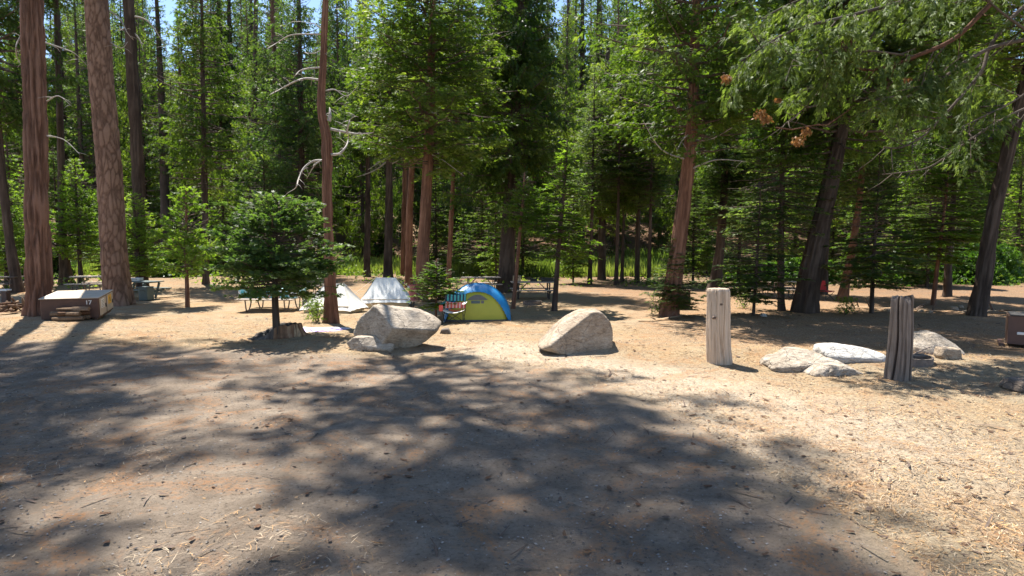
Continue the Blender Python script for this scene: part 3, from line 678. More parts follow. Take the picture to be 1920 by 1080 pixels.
tree('fir_tree', 'thin leaning sapling trunk right of the blue and green tent', [(962, 579, 8), (972, 470, 7), (983, 340, 4)], 5.0, [('firling_a', 3.0, 5.2, 1.05, None)], 'red_bark', 10, amp=.004)
tree('fir_tree', 'young open fir on a thin curved trunk right of the rear picnic table', [(1039, 583, 11), (1045, 500, 9), (1053, 400, 7), (1063, 280, 4)], 6.0, [('firling_b', 1.9, 6.1, 1.75, 'sapling_leaf')], 'dark_bark', 12, amp=.006)
tree('fir_tree', 'small bright fir sapling in front of the left side of the blue tent', [(817, 603, 4), (818, 560, 4), (819, 490, 2)], 1.95, [('firling_a', .45, 2.1, 1.28, None)], 'red_bark', 8, amp=.002)
tree('fir_tree', 'dark shaded bushy conifer growing up against the hollow stump', [(519, 634, 15), (515, 560, 13), (517, 480, 8), (520, 415, 3)], 3.35, [('dark_sap', 1.1, 3.35, 1.7, None)], 'dark_bark', 14, amp=.006)
for k, (px, w_, hh, nt_, mt, lab) in enumerate([(1106, 9, 14, 5, 'fir_leaf', 'first thin dark trunk right of the rear picnic table'), (1155, 9, 16, 6, 'cedar_dark', 'thin dark trunk before the grassy gap, second from the picnic table'),
        (1166, 8, 15, 5, 'cedar_leaf', 'slim trunk close right of the second thin dark trunk'), (1194, 10, 17, 5, 'cedar_leaf', 'dark trunk at the left side of the bright grass gap'), (1216, 9, 16, 5, 'fir_leaf', 'dark trunk at the right side of the bright grass gap')]):
    tree('cedar_tree', lab, [(px, 532 + 3 * math.sin(k * 2), w_), (px + 4, 400, w_ - 3)], hh, [(['cedar_b', 'fir_a', 'cedar_c', 'cedar_a', 'fir_b'][k], nt_, hh, 2.3, mt)], 'dark_bark', 12, seed=20 + k)
tree('cedar_tree', 'yellow green cedar crown between the dark cedar and the reddish leaning cedar', [(1128, 524, 16), (1130, 300, 12), (1140, 100, 8)], 17, [('cedar_a', 3.5, 17, 3.3, None)], 'dark_bark', 16, seed=27)
# ---- right half
t19, b19 = tree('cedar_tree', 'reddish leaning cedar with bright crown behind the pale upright post', [(1255, 592, 36), (1266, 500, 31), (1280, 400, 28), (1292, 300, 25), (1300, 200, 20), (1305, 0, 14)], 19,
    [('cedar_a', 5.2, 19, 3.4, None)], 'red_bark', 44, 'furrow', .035, .3, 31, step=.15)
dead_limbs(t19, b19, [([(1295, 250, 0), (1280, 262, -.3), (1268, 285, -.6)], 4), ([(1290, 300, 0), (1240, 280, -.5), (1205, 225, -1)], 4), ([(1296, 262, 0), (1330, 262, -.4), (1372, 240, -.9)], 4), ([(1290, 320, 0), (1340, 300, -.6), (1400, 303, -1.2)], 4)])
tree('fir_tree', 'low dark fir with drooping branches at the foot of the reddish leaning cedar', [(1262, 592, 6), (1262, 540, 5), (1262, 470, 2)], 2.6, [('firling_b', .25, 2.75, 1.25, None)], 'dark_bark', 8, amp=.003)
tree('cedar_tree', 'flared brown trunk just left behind the pale upright post', [(1338, 548, 26), (1350, 470, 18), (1358, 350, 14)], 16, [('cedar_c', 5.5, 16, 2.7, None), ('fir_a', 3.5, 8, 2.3, 'fir_leaf')], 'dark_bark', 22, seed=33, flare=.5)
tree('fir_tree', 'young fir with layered branches just right of the pale upright post', [(1412, 592, 6), (1418, 520, 6), (1424, 400, 3)], 4.2, [('firling_b', .5, 4.3, 1.8, None)], 'dark_bark', 10, amp=.003)
tree('cedar_tree', 'straight dark trunk left of the thickest black leaning trunk', [(1465, 583, 16), (1464, 500, 14), (1466, 350, 10)], 12, [('fir_a', 2.2, 12, 2.4, None)], 'dark_bark', 18, seed=34)
tree('cedar_tree', 'thickest black leaning trunk of the right half, with a heavy crown', [(1506, 584, 50), (1522, 500, 44), (1549, 380, 36), (1570, 280, 30), (1590, 180, 24), (1600, 0, 18)], 20,
    [('cedar_c', 5.5, 20, 4.4, 'cedar_leaf'), ('cedar_b', 7, 20, 4.2, 'fir_leaf')], 'dark_bark', 44, 'furrow', .045, .4, 35, step=.15)
tree('cedar_tree', 'dark trunk close behind the right side of the thickest leaning trunk', [(1540, 552, 22), (1543, 480, 22), (1555, 350, 16)], 17, [('cedar_b', 3.4, 17, 2.8, None)], 'dark_bark', 18, seed=36)
tree('cedar_tree', 'reddish flared trunk right of the small red chair', [(1578, 563, 22), (1596, 480, 16), (1612, 370, 12)], 14, [('fir_a', 4.4, 14, 2.5, None)], 'red_bark', 20, seed=37, flare=.6)
tree('fir_tree', 'young layered fir on a dark thin trunk left of the split grey post', [(1634, 587, 9), (1637, 500, 8), (1645, 380, 4)], 5.6, [('firling_b', .9, 5.8, 2.1, None)], 'dark_bark', 12, amp=.004)
tree('fir_tree', 'young fir with spreading pale branches right of the split grey post', [(1749, 572, 10), (1760, 480, 8), (1776, 350, 5)], 6.4, [('firling_b', 1.7, 6.6, 2.5, 'sapling_leaf')], 'red_bark', 12, amp=.005)
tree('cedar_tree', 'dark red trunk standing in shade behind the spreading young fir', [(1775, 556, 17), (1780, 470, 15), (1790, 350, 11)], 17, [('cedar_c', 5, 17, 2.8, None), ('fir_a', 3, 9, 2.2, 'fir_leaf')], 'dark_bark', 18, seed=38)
t25, b25 = tree('cedar_tree', 'large dark trunk leaning right at the right edge beyond the split grey post', [(1832, 592, 38), (1847, 500, 34), (1863, 400, 31), (1890, 280, 28), (1922, 160, 26), (1960, 0, 22)], 17,
    [('cedar_a', 7.5, 17, 3.6, None)], 'dark_bark', 44, 'furrow', .045, .35, 39, step=.15)

# ---- the big cedar standing outside the right edge, whose limbs sweep into the picture
def sweeping_cedar():
    base = Vector((13.6, 13.2, 0)); base.z = gz(base.x, base.y)
    root = thing('cedar_tree', 'big cedar beyond the right edge whose long curved limbs sweep into the picture', 'tree', base)
    pts = [Vector((0, 0, -.2)), Vector((0, 0, 0)), Vector((-.1, 0, 4)), Vector((-.2, .1, 9)), Vector((-.1, 0, 16))]
    obj('trunk', trunk_mesh(pts, [.42, .42, .34, .25, .06], 32, M['cedar_bark'], 'furrow', .4, .04, 51, .25), root)
    Lm = [ # px paths (x, y, Y)
     ([(1925, -60, 13), (1850, 15, 12.7), (1790, 72, 12.5), (1715, 106, 12.3), (1650, 128, 12.2), (1612, 128, 12.1), (1592, 100, 12)], 9, 5.6),
     ([(1990, 55, 13), (1920, 74, 12.8), (1858, 90, 12.6), (1800, 122, 12.4), (1745, 165, 12.3), (1690, 184, 12.2), (1630, 187, 12.1)], 8, 5),
     ([(1990, -40, 13.2), (1905, 25, 13), (1858, 85, 12.9), (1842, 130, 12.8), (1815, 165, 12.7), (1780, 205, 12.6), (1735, 252, 12.6), (1690, 276, 12.5), (1657, 276, 12.4)], 7, 5),
     ([(1990, 180, 13.5), (1920, 204, 13.3), (1860, 235, 13.2), (1800, 275, 13), (1745, 312, 13), (1700, 322, 12.9), (1655, 327, 12.8)], 5, 4),
     ([(2000, -150, 12.6), (1850, -60, 12.2), (1700, 0, 12), (1590, 30, 11.8), (1480, 60, 11.8), (1390, 115, 11.8)], 8, 6),
     ([(2000, -190, 13.4), (1800, -90, 13.2), (1640, -40, 13), (1500, 0, 12.8), (1420, 40, 12.8)], 7, 6),
     ([(1715, 106, 12.3), (1640, 96, 12), (1560, 88, 11.9), (1480, 105, 11.8)], 4, 3),
     ([(1592, 100, 12), (1596, 65, 11.9), (1580, 72, 11.8), (1576, 128, 11.8)], 4, 2),
     ([(1545, 160, 12.6), (1520, 190, 12.6), (1495, 215, 12.6), (1472, 232, 12.6)], 3, 2),
     ([(1640, 60, 12.6), (1600, 120, 12.6), (1545, 160, 12.6)], 4, 3),
     ([(1620, 190, 12.7), (1650, 185, 12.6), (1672, 180, 12.5)], 3, 1),
     ([(1995, 100, 12), (1930, 60, 11.7), (1880, 25, 11.6), (1840, -10, 11.5)], 6, 3),
     ([(1985, 130, 13), (1900, 190, 12.8), (1840, 220, 12.6), (1800, 240, 12.5)], 4, 2)]
    rng = np.random.RandomState(77); paths = []
    for q, (pp, w_, r0) in enumerate(Lm):
        s = spline([P(*p) - base for p in pp], 6)
        if pp[0][0] > 1915: s = [Vector((0, 0, max(2.5, s[0].z - .6)))] + s
        n = len(s); mb = MB(); mb.tube(s, [max(.008, w_ / 2 * 12.5 / F * (1.15 - .8 * k / n)) for k in range(n)], 8)
        for k in range(6, n, 2):
            d = Vector((rng.uniform(-1, .2), rng.uniform(-1, 1), rng.uniform(-1., .6))).normalized() * rng.uniform(.25, .8)
            mb.tube([s[k], s[k] + d * .5 + Vector((0, 0, -.03)), s[k] + d], [.011, .008, .003], 4)
            if q in (4, 5, 6, 7, 9) or (q in (0, 1) and rng.rand() < .45) or rng.rand() < .12: paths.append(np.array([tuple(s[k]), tuple(s[k] + d * .8), tuple(s[k] + d * 1.5 + Vector((0, 0, -.25)))]))
        mb.build('limb', M['red_bark'] if q in (0, 7) else M['grey_bark'], root, True)
        if q in (4, 5, 6): paths.append(np.array([tuple(v) for v in s[4:]]))
        if q in (0, 1): paths.append(np.array([tuple(v + Vector((0, 0, .15))) for v in s[n // 2:]]))
    P_ = dict(PAR['cedar']); P_.update(gap=-9, ln=.15, wd=.019, spm=36, bpm=10, sdroop=.7, curl=.5, bdroop=.22, jit=.12, bl=.5, bmin=.25, lobes=5, fan=.24, s0=.05)
    mb, V, Fq, tn = limbs_to_foliage(paths, [.012] * len(paths), rng, 'cedar', P_)
    mb.build('twigs', M['twig'], root); obj('crown', mesh_np('crown', V, Fq, M['olive_leaf'], False, {'tone': tn}), root)
    # upper crown, above the picture
    put_crown(root, 'cedar_c', Vector((-.2, .1, 9.5)), Vector((0, 0, 17)), 3.0, None)
    for (px, py, s_, Yd) in [(1362, 146, 16, 12), (1425, 213, 24, 12.2), (1437, 222, 18, 12.2), (1498, 262, 22, 12.3), (1512, 245, 15, 12.3), (1460, 186, 7, 12.3), (1700, 150, 14, 12.8), (1715, 165, 14, 12.8)]:
        c = P(px, py, Yd) - base; r = s_ * Yd / F * .5; n = 60; q = (rng.rand(n, 3) - .5) * 1.7 * r * np.array([1.2, .8, .8]) + np.array(tuple(c))
        V, Fq, tn = sprays(q, (rng.rand(n, 3) - .5) + np.array([0, 0, -.7]), rng.rand(n, 3) - .5, .085, .016, rng, 4, .3)
        obj('dead_spray', mesh_np('dead_spray', V, Fq, M['dead_leaf'], False, {'tone': tn}), root, label='clump of dead orange foliage')
    mb = MB(); s = spline([P(1545, 160, 12.6) - base, P(1490, 243, 12.4) - base, P(1455, 240, 12.3) - base], 5)
    mb.tube([P(1455, 239, 12.3) - base, P(1485, 243, 12.3) - base, P(1530, 234, 12.3) - base, P(1552, 234, 12.3) - base, P(1600, 200, 12.6) - base], .014, 5)
    mb.build('limb', M['red_bark'], root)
sweeping_cedar()

# ---- tall trees outside the left edge; the shade over the road is theirs
for (x, y, vr, h0, h1, Rc, lab) in [(-12.6, 13.2, 'pine_thin', 13, 27, 3.8, 'tall pine outside the left edge shading the road, level with the food locker'),
        (-10.4, 10.3, 'pine_thin', 11, 25, 3.7, 'tall pine outside the left edge, shading the nearer dirt road'),
        (-13.5, 7.0, 'pine_thin', 11, 24, 3.9, 'broad pine farthest outside the left edge of the road'),
        (-8.2, 7.6, 'pine_thin', 12, 24, 4.2, 'nearest tall pine outside the left edge of the picture'),
        (-19.5, 19.0, 'pine_a', 15, 30, 5.0, 'tall pine outside the left edge, beyond the big reddish trunk')]:
    b = Vector((x, y, gz(x, y)))
    tree('pine_tree', lab, [(0, 0, 70 * 12 / y)], h1, [(vr, h0, h1, Rc, None)], 'pine_bark', 24, 'furrow', .04, .3, int(abs(x * 3)), base=b, step=.5)

# ---- wood behind: individuals sharing meshes
straight = {}
def back_tree(x, y, Ht, vr, h0, Rc, mt, label, group, name, bark='dark_bark', r=.22):
    root = thing(name, label, 'tree', (x, y, gz(x, y)), R.random() * 6, group)
    if bark not in straight:
        straight[bark] = trunk_mesh([Vector((0, 0, -.3)), Vector((0, 0, 0)), Vector((.1, 0, 9)), Vector((0, 0, 20))], [.25, .25, .2, .03], 10, M[bark], 'furrow', .35, .02, 3, .8)
    t = obj('trunk', straight[bark], root); t.scale = (r / .25, r / .25, Ht / 20)
    put_crown(root, vr, Vector((0, 0, h0)), Vector((0, 0, Ht)), Rc, mt)
LM = [(70, 'the large reddish trunk'), (215, 'the plate barked pine'), (262, 'the nearly black trunk'), (350, 'the orange trunked cedar'), (385, 'the tall narrow cedar'), (470, 'the soft green conifer'), (515, 'the stump conifer'),
      (615, 'the bent bare trunk'), (650, 'the cream tent'), (720, 'the grey white tent'), (790, 'the tallest green cedar'), (850, 'the thin orange trunk'), (900, 'the dome tent'), (955, 'the big dark cedar'), (1045, 'the young open fir'), (1090, 'the rounded boulder'),
      (1135, 'the yellow green cedar'), (1200, 'the bright grass gap'), (1275, 'the reddish leaning cedar'), (1348, 'the pale post'), (1415, 'the layered young fir'), (1465, 'the straight dark trunk'), (1525, 'the thickest leaning trunk'), (1600, 'the reddish flared trunk'),
      (1640, 'the thin trunked fir'), (1685, 'the split grey post'), (1760, 'the spreading young fir'), (1845, 'the large rightmost trunk')]
def where(px):
    if px < 0: return 'outside the left edge of the picture'
    if px > 1920: return 'outside the right edge of the picture'
    x0, nm = min(LM, key=lambda q: abs(q[0] - px)); d = px - x0
    return ('right behind ' if abs(d) < 9 else ('just left of ' if d < 0 else 'just right of ') if abs(d) < 26 else ('left of ' if d < 0 else 'right of ')) + nm
ROWN = ['first', 'second', 'third', 'fourth', 'fifth', 'sixth', 'seventh', 'eighth', 'ninth', 'hindmost']
KN = {'cedar_b': 'narrow feathery conifer', 'fir_a': 'layered fir', 'cedar_a': 'full bright cedar', 'fir_b': 'slim dark fir', 'cedar_c': 'broad dark cedar'}
kinds = ['cedar_b', 'fir_a', 'cedar_a', 'fir_b', 'cedar_c', 'cedar_b', 'fir_a']
n = 0
for row, yy in enumerate([50, 56, 62, 69, 77, 86, 96, 108, 119, 130]):
    xw = yy * .90 + 4; stp = [5.6, 5.2, 5.0, 4.8, 4.8, 4.6, 4.8, 4.8, 5.0, 5.2][row]; x = -xw + R.random() * 3
    while x < xw:
        xx = x + R.uniform(-1.6, 1.6); y = yy + R.uniform(-2.6, 2.6); px = 960 + xx / y * F
        gap = any(abs(px - g) < wg for g, wg in [(322, 26), (597, 22), (90, 16)])
        meadow = row == 0 and (640 < px < 780 or 280 < px < 400 or 1000 < px < 1060 or 1150 < px < 1240)
        hillgap = row < 4 and 1590 < px < 1650
        if not (meadow or hillgap) and not (row < 2 and px < 420 and R.random() < .8) and not (row < 2 and R.random() < .62):
            Ht = R.uniform(23, 31) + (6 if row > 3 else 0)
            if gap: Ht *= .70
            v = kinds[n % 7]
            h0 = R.uniform(2.2, 4.5) if row < 2 else R.uniform(.6, 2.5)
            back_tree(xx, y, Ht, v, h0, R.uniform(2.5, 3.6) * (1.25 if row > 4 else 1), R.choice([None, None, 'fir_leaf', 'cedar_dark', 'cedar_leaf']),
                      KN[v] + ' in the ' + ROWN[row] + ' far row, ' + where(px),
                      'conifers at the foot of the hill' if row < 2 else 'conifers on the hillside', 'conifer_tree', 'dark_bark' if n % 3 else 'cedar_bark', R.uniform(.16, .3))
            n += 1
        x += stp
# young firs standing in the shade between the camp and the hill
US = [(1075, 40), (1095, 46), (1135, 43), (1250, 45), (1300, 40), (1325, 46), (1385, 38), (1440, 42), (1490, 46), (1560, 44), (1605, 36), (1625, 43), (1675, 38), (1710, 43), (1740, 34), (1790, 38), (1815, 44), (1870, 40), (1905, 46),
      (905, 45), (930, 40), (980, 46), (870, 47), (640, 46), (590, 44), (545, 42), (500, 40), (455, 43), (420, 47), (235, 44), (190, 46), (110, 42), (60, 45), (25, 40), (818, 46)]
for k, (px, Y) in enumerate(US):
    if 640 <= px < 780 or 280 < px < 400 or 1000 < px < 1060 or 1145 < px < 1240: continue
    if Y > 40 and 1060 < px < 1260: continue
    x = (px - 960) / F * Y; Ht = [6.5, 9, 5.2, 11, 7.5][k % 5]; v = ['firling_b', 'fir_a', 'firling_b', 'fir_b', 'fir_a'][k % 5]
    back_tree(x, Y, Ht, v, .5, [1.7, 2.4, 1.6, 2.4, 2.1][k % 5], ['sapling_leaf', 'fir_leaf', 'sapling_leaf', 'sapling_leaf', 'cedar_leaf'][k % 5],
              ['small layered', 'medium leafy', 'bright little', 'tall slender', 'bushy green'][k % 5] + ' young fir in the rear shade, ' + where(px), 'young firs in the rear shade', 'fir_tree', 'dark_bark', [.07, .11, .06, .13, .09][k % 5])
# tall dark distant pair and others poking up
for (px, Y, Ht, lab) in [(425, 62, 34, 'left one of two very tall dark conifers rising far behind the narrow cedar'), (446, 64, 35, 'right one of two very tall dark conifers rising far behind the narrow cedar'),
                         (1088, 66, 33, 'tall pointed dark conifer far behind, left of the yellow green cedar'), (1118, 72, 35, 'tall pointed conifer far behind the yellow green cedar'), (1062, 74, 33, 'tall far conifer behind the top of the big dark cedar, right side'),
                         (312, 58, 30, 'tall dark far trunk beside the patch of blue sky at the left'), (485, 70, 34, 'slender dark far conifer right of the very tall pair')]:
    x = (px - 960) / F * Y; back_tree(x, Y, Ht, 'fir_b', 9, 2.2, None, lab, None, 'conifer_tree', 'dark_bark', .45)

# ------------------------------------------------------------------ shrubs, grass and ground cover
def shrub_variant(seed, r, h, n, ln, wd, mat):
    rng = np.random.RandomState(seed); a = rng.rand(n) * 6.28; q = rng.rand(n) ** .45; z = rng.rand(n)
    p = np.stack([np.cos(a) * q * r * (1 - .4 * z), np.sin(a) * q * r * (1 - .4 * z), h * z * (1 - .35 * q ** 2)], -1)
    p += .22 * np.stack([vn(p * 2, 1), vn(p * 2, 2), vn(p * 2, 3)], -1)
    V, Fq, tn = sprays(p, (rng.rand(n, 3) - .5) + np.array([0, 0, .2]), rng.rand(n, 3) - .5 + np.array([0, 0, .8]), ln, wd, rng, 3, .9)
    return mesh_np('leaves', V, Fq, mat, False, {'tone': tn})
SH = [shrub_variant(1, 1.3, 1.5, 1500, .14, .08, M['shrub_leaf']), shrub_variant(2, 1.5, 1.1, 1500, .14, .08, M['shrub_leaf'])]
USED = {}
def shrub(px, py, s, lab, group=None, k=0, mt=None, sz=1):
    USED[lab] = USED.get(lab, 0) + 1
    if USED[lab] == 2: lab = 'smaller ' + lab; s *= .7
    if USED.get(lab, 0) > 2: return
    b = G(px, py); root = thing('shrub', lab, 'shrub', b, R.random() * 6, group)
    o = obj('leaves', SH[k], root); o.scale = (s, s, s * sz)
    if mt: o.material_slots[0].link = 'OBJECT'; o.material_slots[0].material = M[mt]
    mb = MB()
    for i in range(6):
        a = i * 1.05; mb.tube([Vector((0, 0, -.05)), Vector((math.cos(a) * .25, math.sin(a) * .25, .5 * s)), Vector((math.cos(a) * .6 * s, math.sin(a) * .6 * s, .9 * s * sz))], [.02, .013, .006], 4)
    mb.build('stems', M['twig'], root)
gi = 0
for (x0, x1, y0, n_, grp, lab) in [(285, 400, 528, 9, 'leafy bushes left of the dark conifer', 'low bright leafy bush'),
        (1690, 1920, 540, 13, 'leafy bushes at the right edge', 'dense bright leafy bush'),
        (0, 140, 530, 5, 'bushes at the left edge', 'low green bush'),
        (1380, 1560, 545, 7, 'bushes right of the pale post', 'small leafy bush')]:
    for k in range(n_):
        px = x0 + (x1 - x0) * (k + R.random() * .6) / n_
        shrub(px, y0 - R.uniform(6, 22), R.uniform(.8, 1.25), lab + ', ' + where(px), grp, k % 2, None, R.uniform(.6, 1.3) if x0 != 1690 else R.uniform(1.2, 1.9))
shrub(708, 478, 1.6, 'bright green rounded bush at the far side of the tall grass', None, 0)
def grass_field():
    rng = np.random.RandomState(5); n = 46000
    y = 45.5 + rng.rand(n) ** 1.3 * 17; x = (rng.rand(n) * 2 - 1) * y * .86
    dens = vn(np.stack([x * .22, y * .22, x * 0], -1), 8); k = rng.rand(n) < np.clip(.62 + dens, .06, 1); x, y = x[k], y[k]; n = len(x)
    h = (.35 + .75 * rng.rand(n)) * (.8 + .5 * dens[k]); a = rng.rand(n) * 6.28; w_ = .035 + .035 * rng.rand(n)
    z = gh(x, y); lean = (rng.rand(n, 2) - .5) * .5
    c = np.stack([x, y, z - .02], -1); s = np.stack([np.cos(a) * w_, np.sin(a) * w_, a * 0], -1)
    m_ = c + np.stack([lean[:, 0] * h * .4, lean[:, 1] * h * .4, h * .6], -1); t = c + np.stack([lean[:, 0] * h, lean[:, 1] * h, h], -1)
    V = np.stack([c - s, c + s, m_ + s * .7, m_ - s * .7, t], 1).reshape(-1, 3); b = np.arange(n)[:, None] * 5
    tn = np.repeat(np.clip(.5 + .4 * vn(np.stack([x * .3, y * .3, x * 0], -1), 2) + (rng.rand(n) - .5) * .4, 0, 1), 5)
    me = mesh_np('tall_grass', V, [b + np.array([[0, 1, 2, 3]]), b + np.array([[3, 2, 4]])], M['grass'], False, {'tone': tn})
    tag(obj('tall_grass', me, kind='stuff'), 'tall yellow green grass growing behind the campsite', 'grass')
grass_field()
def undergrowth():
    rng = np.random.RandomState(9); n = 20000
    y = 30 + rng.rand(n) * 34; x = (rng.rand(n) * 2 - 1) * y * .9
    d = vn(np.stack([x * .35, y * .35, x * 0], -1), 12); k = d > .22 - ss(38, 50, y) * .45; x, y = x[k], y[k]; n = len(x)
    p = np.stack([x, y, gh(x, y) + .03 + rng.rand(n) ** 1.5 * .5], -1)
    V, Fq, tn = sprays(p, rng.rand(n, 3) - .5 + np.array([0, 0, .3]), rng.rand(n, 3) - .5 + np.array([0, 0, 1]), .16, .07, rng, 3, .9)
    tag(obj('undergrowth', mesh_np('undergrowth', V, Fq, M['cedar_leaf'], False, {'tone': tn}), kind='stuff'), 'low leafy undergrowth between the rear trees', 'undergrowth')
undergrowth()

#PART2
# ------------------------------------------------------------------ rocks
def ico(sub):
    import bmesh
    bm = bmesh.new(); bmesh.ops.create_icosphere(bm, subdivisions=sub, radius=1)
    V = np.array([tuple(v.co) for v in bm.verts]); Fc = np.array([[v.index for v in f.verts] for f in bm.faces]); bm.free(); return V, Fc
ICO5, ICO3 = ico(6), ico(4)
def hull_rock(sil, depth, extra, cen, p=14, noise=.04, seed=0, hi=True, fr=2.2):
    """sil: convex outline in the x-z plane, counter-clockwise or not; extra: (nx,ny,nz,dist)"""
    D, Fc = ICO5 if hi else ICO3
    pl = []; m = len(sil); cx, cz = cen
    for i in range(m):
        a, b = sil[i], sil[(i + 1) % m]; n = np.array([b[1] - a[1], -(b[0] - a[0])]); ln = np.hypot(*n)
        if ln < 1e-6: continue
        n = n / ln; d = n[0] * (a[0] - cx) + n[1] * (a[1] - cz)
        if d < 0: n, d = -n, -d
        pl.append((n[0], 0, n[1], d))
        for s in (-1, 1):
            q = np.array([n[0] * .72, s * .70, n[1] * .72]); q /= np.linalg.norm(q); pl.append((*q, (d * .72 + depth * .70) * .90))
    pl += [(0, -1, 0, depth), (0, 1, 0, depth)]
    for e_ in extra:
        q = np.array(e_[:3], float); q /= np.linalg.norm(q); pl.append((*q, e_[3]))
    acc = 0
    for (a, b, c, d) in pl: acc = acc + np.maximum(0, (D @ np.array([a, b, c])) / d) ** p
    r = acc ** (-1 / p)
    V = D * r[:, None]
    n = fbm(V * fr + seed * 3.1, 5, seed); n2 = fbm(V * fr * 4 + seed, 4, seed + 9)
    V = V * (1 + noise * n + noise * .4 * np.abs(n2))[:, None]
    V[:, 0] += cx; V[:, 2] += cz
    return V, Fc
def rock(name, label, px, py, sil, depth, extra, cen, mat, rz=0, cat='boulder', **kw):
    """sil in photo pixels relative to (px,py)"""
    b = G(px, py); s = b.y / F
    sil = [((x - px) * s, (py - y) * s) for x, y in sil]; cen = ((cen[0] - px) * s, (py - cen[1]) * s)
    b.y += depth * .6; b.z = gz(b.x, b.y)
    V, Fc = hull_rock(sil, depth, extra, cen, **kw)
    o = obj(name, mesh_np(name, V, Fc, M[mat], True)); o.location = b; o.rotation_euler = (0, 0, rz); return tag(o, label, cat)
rock('boulder', 'large pale granite boulder with flat grey shaded face, in front of the canvas tents', 730, 661,
     [(641, 640), (652, 615), (697, 579), (722, 583), (762, 587), (802, 603), (822, 618), (816, 634), (782, 658), (740, 668), (650, 652)], .62,
     [(-.66, -.75, .02, .26), (.26, -.52, .82, .37), (.18, -.72, -.62, .34)], (725, 626), 'granite', p=70, noise=.045, seed=2)
b_ = rock('rock', 'broken lower lump of rock leaning against the left foot of the large pale boulder', 690, 657,
     [(643, 648), (660, 636), (700, 633), (738, 648), (735, 662), (655, 660)], .26, [(.1, -.7, .6, .17), (-.5, -.7, .2, .24)], (688, 646), 'granite', cat='rock', p=40, noise=.07, seed=5)
b_.location.y += .05
rock('boulder', 'rounded granite boulder with brown shaded front and bright left slope, beside the gravel rise', 1090, 660,
     [(1012, 662), (1040, 630), (1066, 608), (1090, 595), (1128, 593), (1147, 607), (1156, 632), (1153, 664), (1080, 680)], .60,
     [(.30, -.94, .10, .34), (-.40, -.42, .8, .40)], (1090, 640), 'granite_brown', p=34, noise=.045, seed=8)
rock('rock', 'low pale slab rock with wavy front edge, nearest right of the pale post', 1510, 694,
     [(1443, 692), (1452, 676), (1480, 663), (1520, 663), (1560, 672), (1590, 692), (1570, 706), (1460, 706)], .40, [(-.1, -.3, .95, .20)], (1512, 690), 'granite', cat='rock', p=16, noise=.13, seed=11, fr=3)
rock('rock', 'low brownish slab rock in front of the white slab, nearest the split grey post', 1560, 702,
     [(1518, 702), (1540, 687), (1575, 684), (1610, 696), (1625, 706), (1530, 712)], .26, [], (1565, 700), 'granite', cat='rock', p=14, noise=.15, seed=12, fr=3)
rock('rock', 'flat bright white slab rock left of the split grey post', 1600, 678,
     [(1539, 664), (1543, 651), (1580, 648), (1640, 657), (1662, 668), (1660, 684), (1550, 682)], .32, [(.05, -.5, .8, .16)], (1600, 668), 'granite_pale', cat='rock', p=16, noise=.05, seed=13, fr=3)
rock('rock', 'grey humped rock just right of the split grey post', 1758, 664,
     [(1704, 660), (1712, 634), (1750, 625), (1778, 625), (1800, 645), (1813, 658), (1806, 668), (1710, 670)], .5, [(.1, -.6, .75, .26)], (1756, 652), 'granite', cat='rock', p=14, noise=.06, seed=14, fr=3)
rock('rock', 'small square cut stone block before the grey humped rock', 1782, 672,
     [(1762, 668), (1766, 652), (1800, 653), (1803, 673), (1768, 676)], .14, [], (1783, 663), 'granite_brown', cat='rock', p=24, noise=.03, seed=15, hi=False)
rock('rock', 'small dark brown rock right of the large pale boulder', 834, 626, [(824, 626), (827, 617), (840, 616), (845, 626)], .12, [], (834, 622), 'stone_dark', cat='rock', noise=.06, seed=16, hi=False)
rock('rock', 'dark rock cut off by the right edge of the picture', 1926, 735, [(1905, 735), (1915, 716), (1940, 712), (1955, 736)], .25, [], (1926, 728), 'stone_dark', cat='rock', noise=.05, seed=17, hi=False)
rock('rock', 'small white stone at the foot of the straight dark trunk', 1433, 594, [(1427, 594), (1429, 588), (1436, 588), (1438, 594)], .09, [], (1433, 592), 'granite_pale', cat='rock', noise=.06, seed=18, hi=False)
for k, (x, y, r) in enumerate([(1668, 585, 7), (1790, 582, 8), (1802, 578, 6), (1815, 588, 6), (1745, 587, 5), (1728, 585, 5)]):
    labs = ['small rock lying between the young fir and the split post', 'largest of the stones left of the large leaning trunk at right', 'second stone left of the large leaning trunk at right', 'stone touching the foot of the large leaning trunk at right',
            'small stone left of the dark red shaded trunk', 'small stone by the foot of the spreading young fir']
    rock('rock', labs[k], x, y, [(x - r, y), (x - r * .6, y - r * .8), (x + r * .5, y - r * .9), (x + r, y)], r * .02, [], (x, y - r * .3), 'granite_brown', cat='rock', noise=.08, seed=20 + k, hi=False)

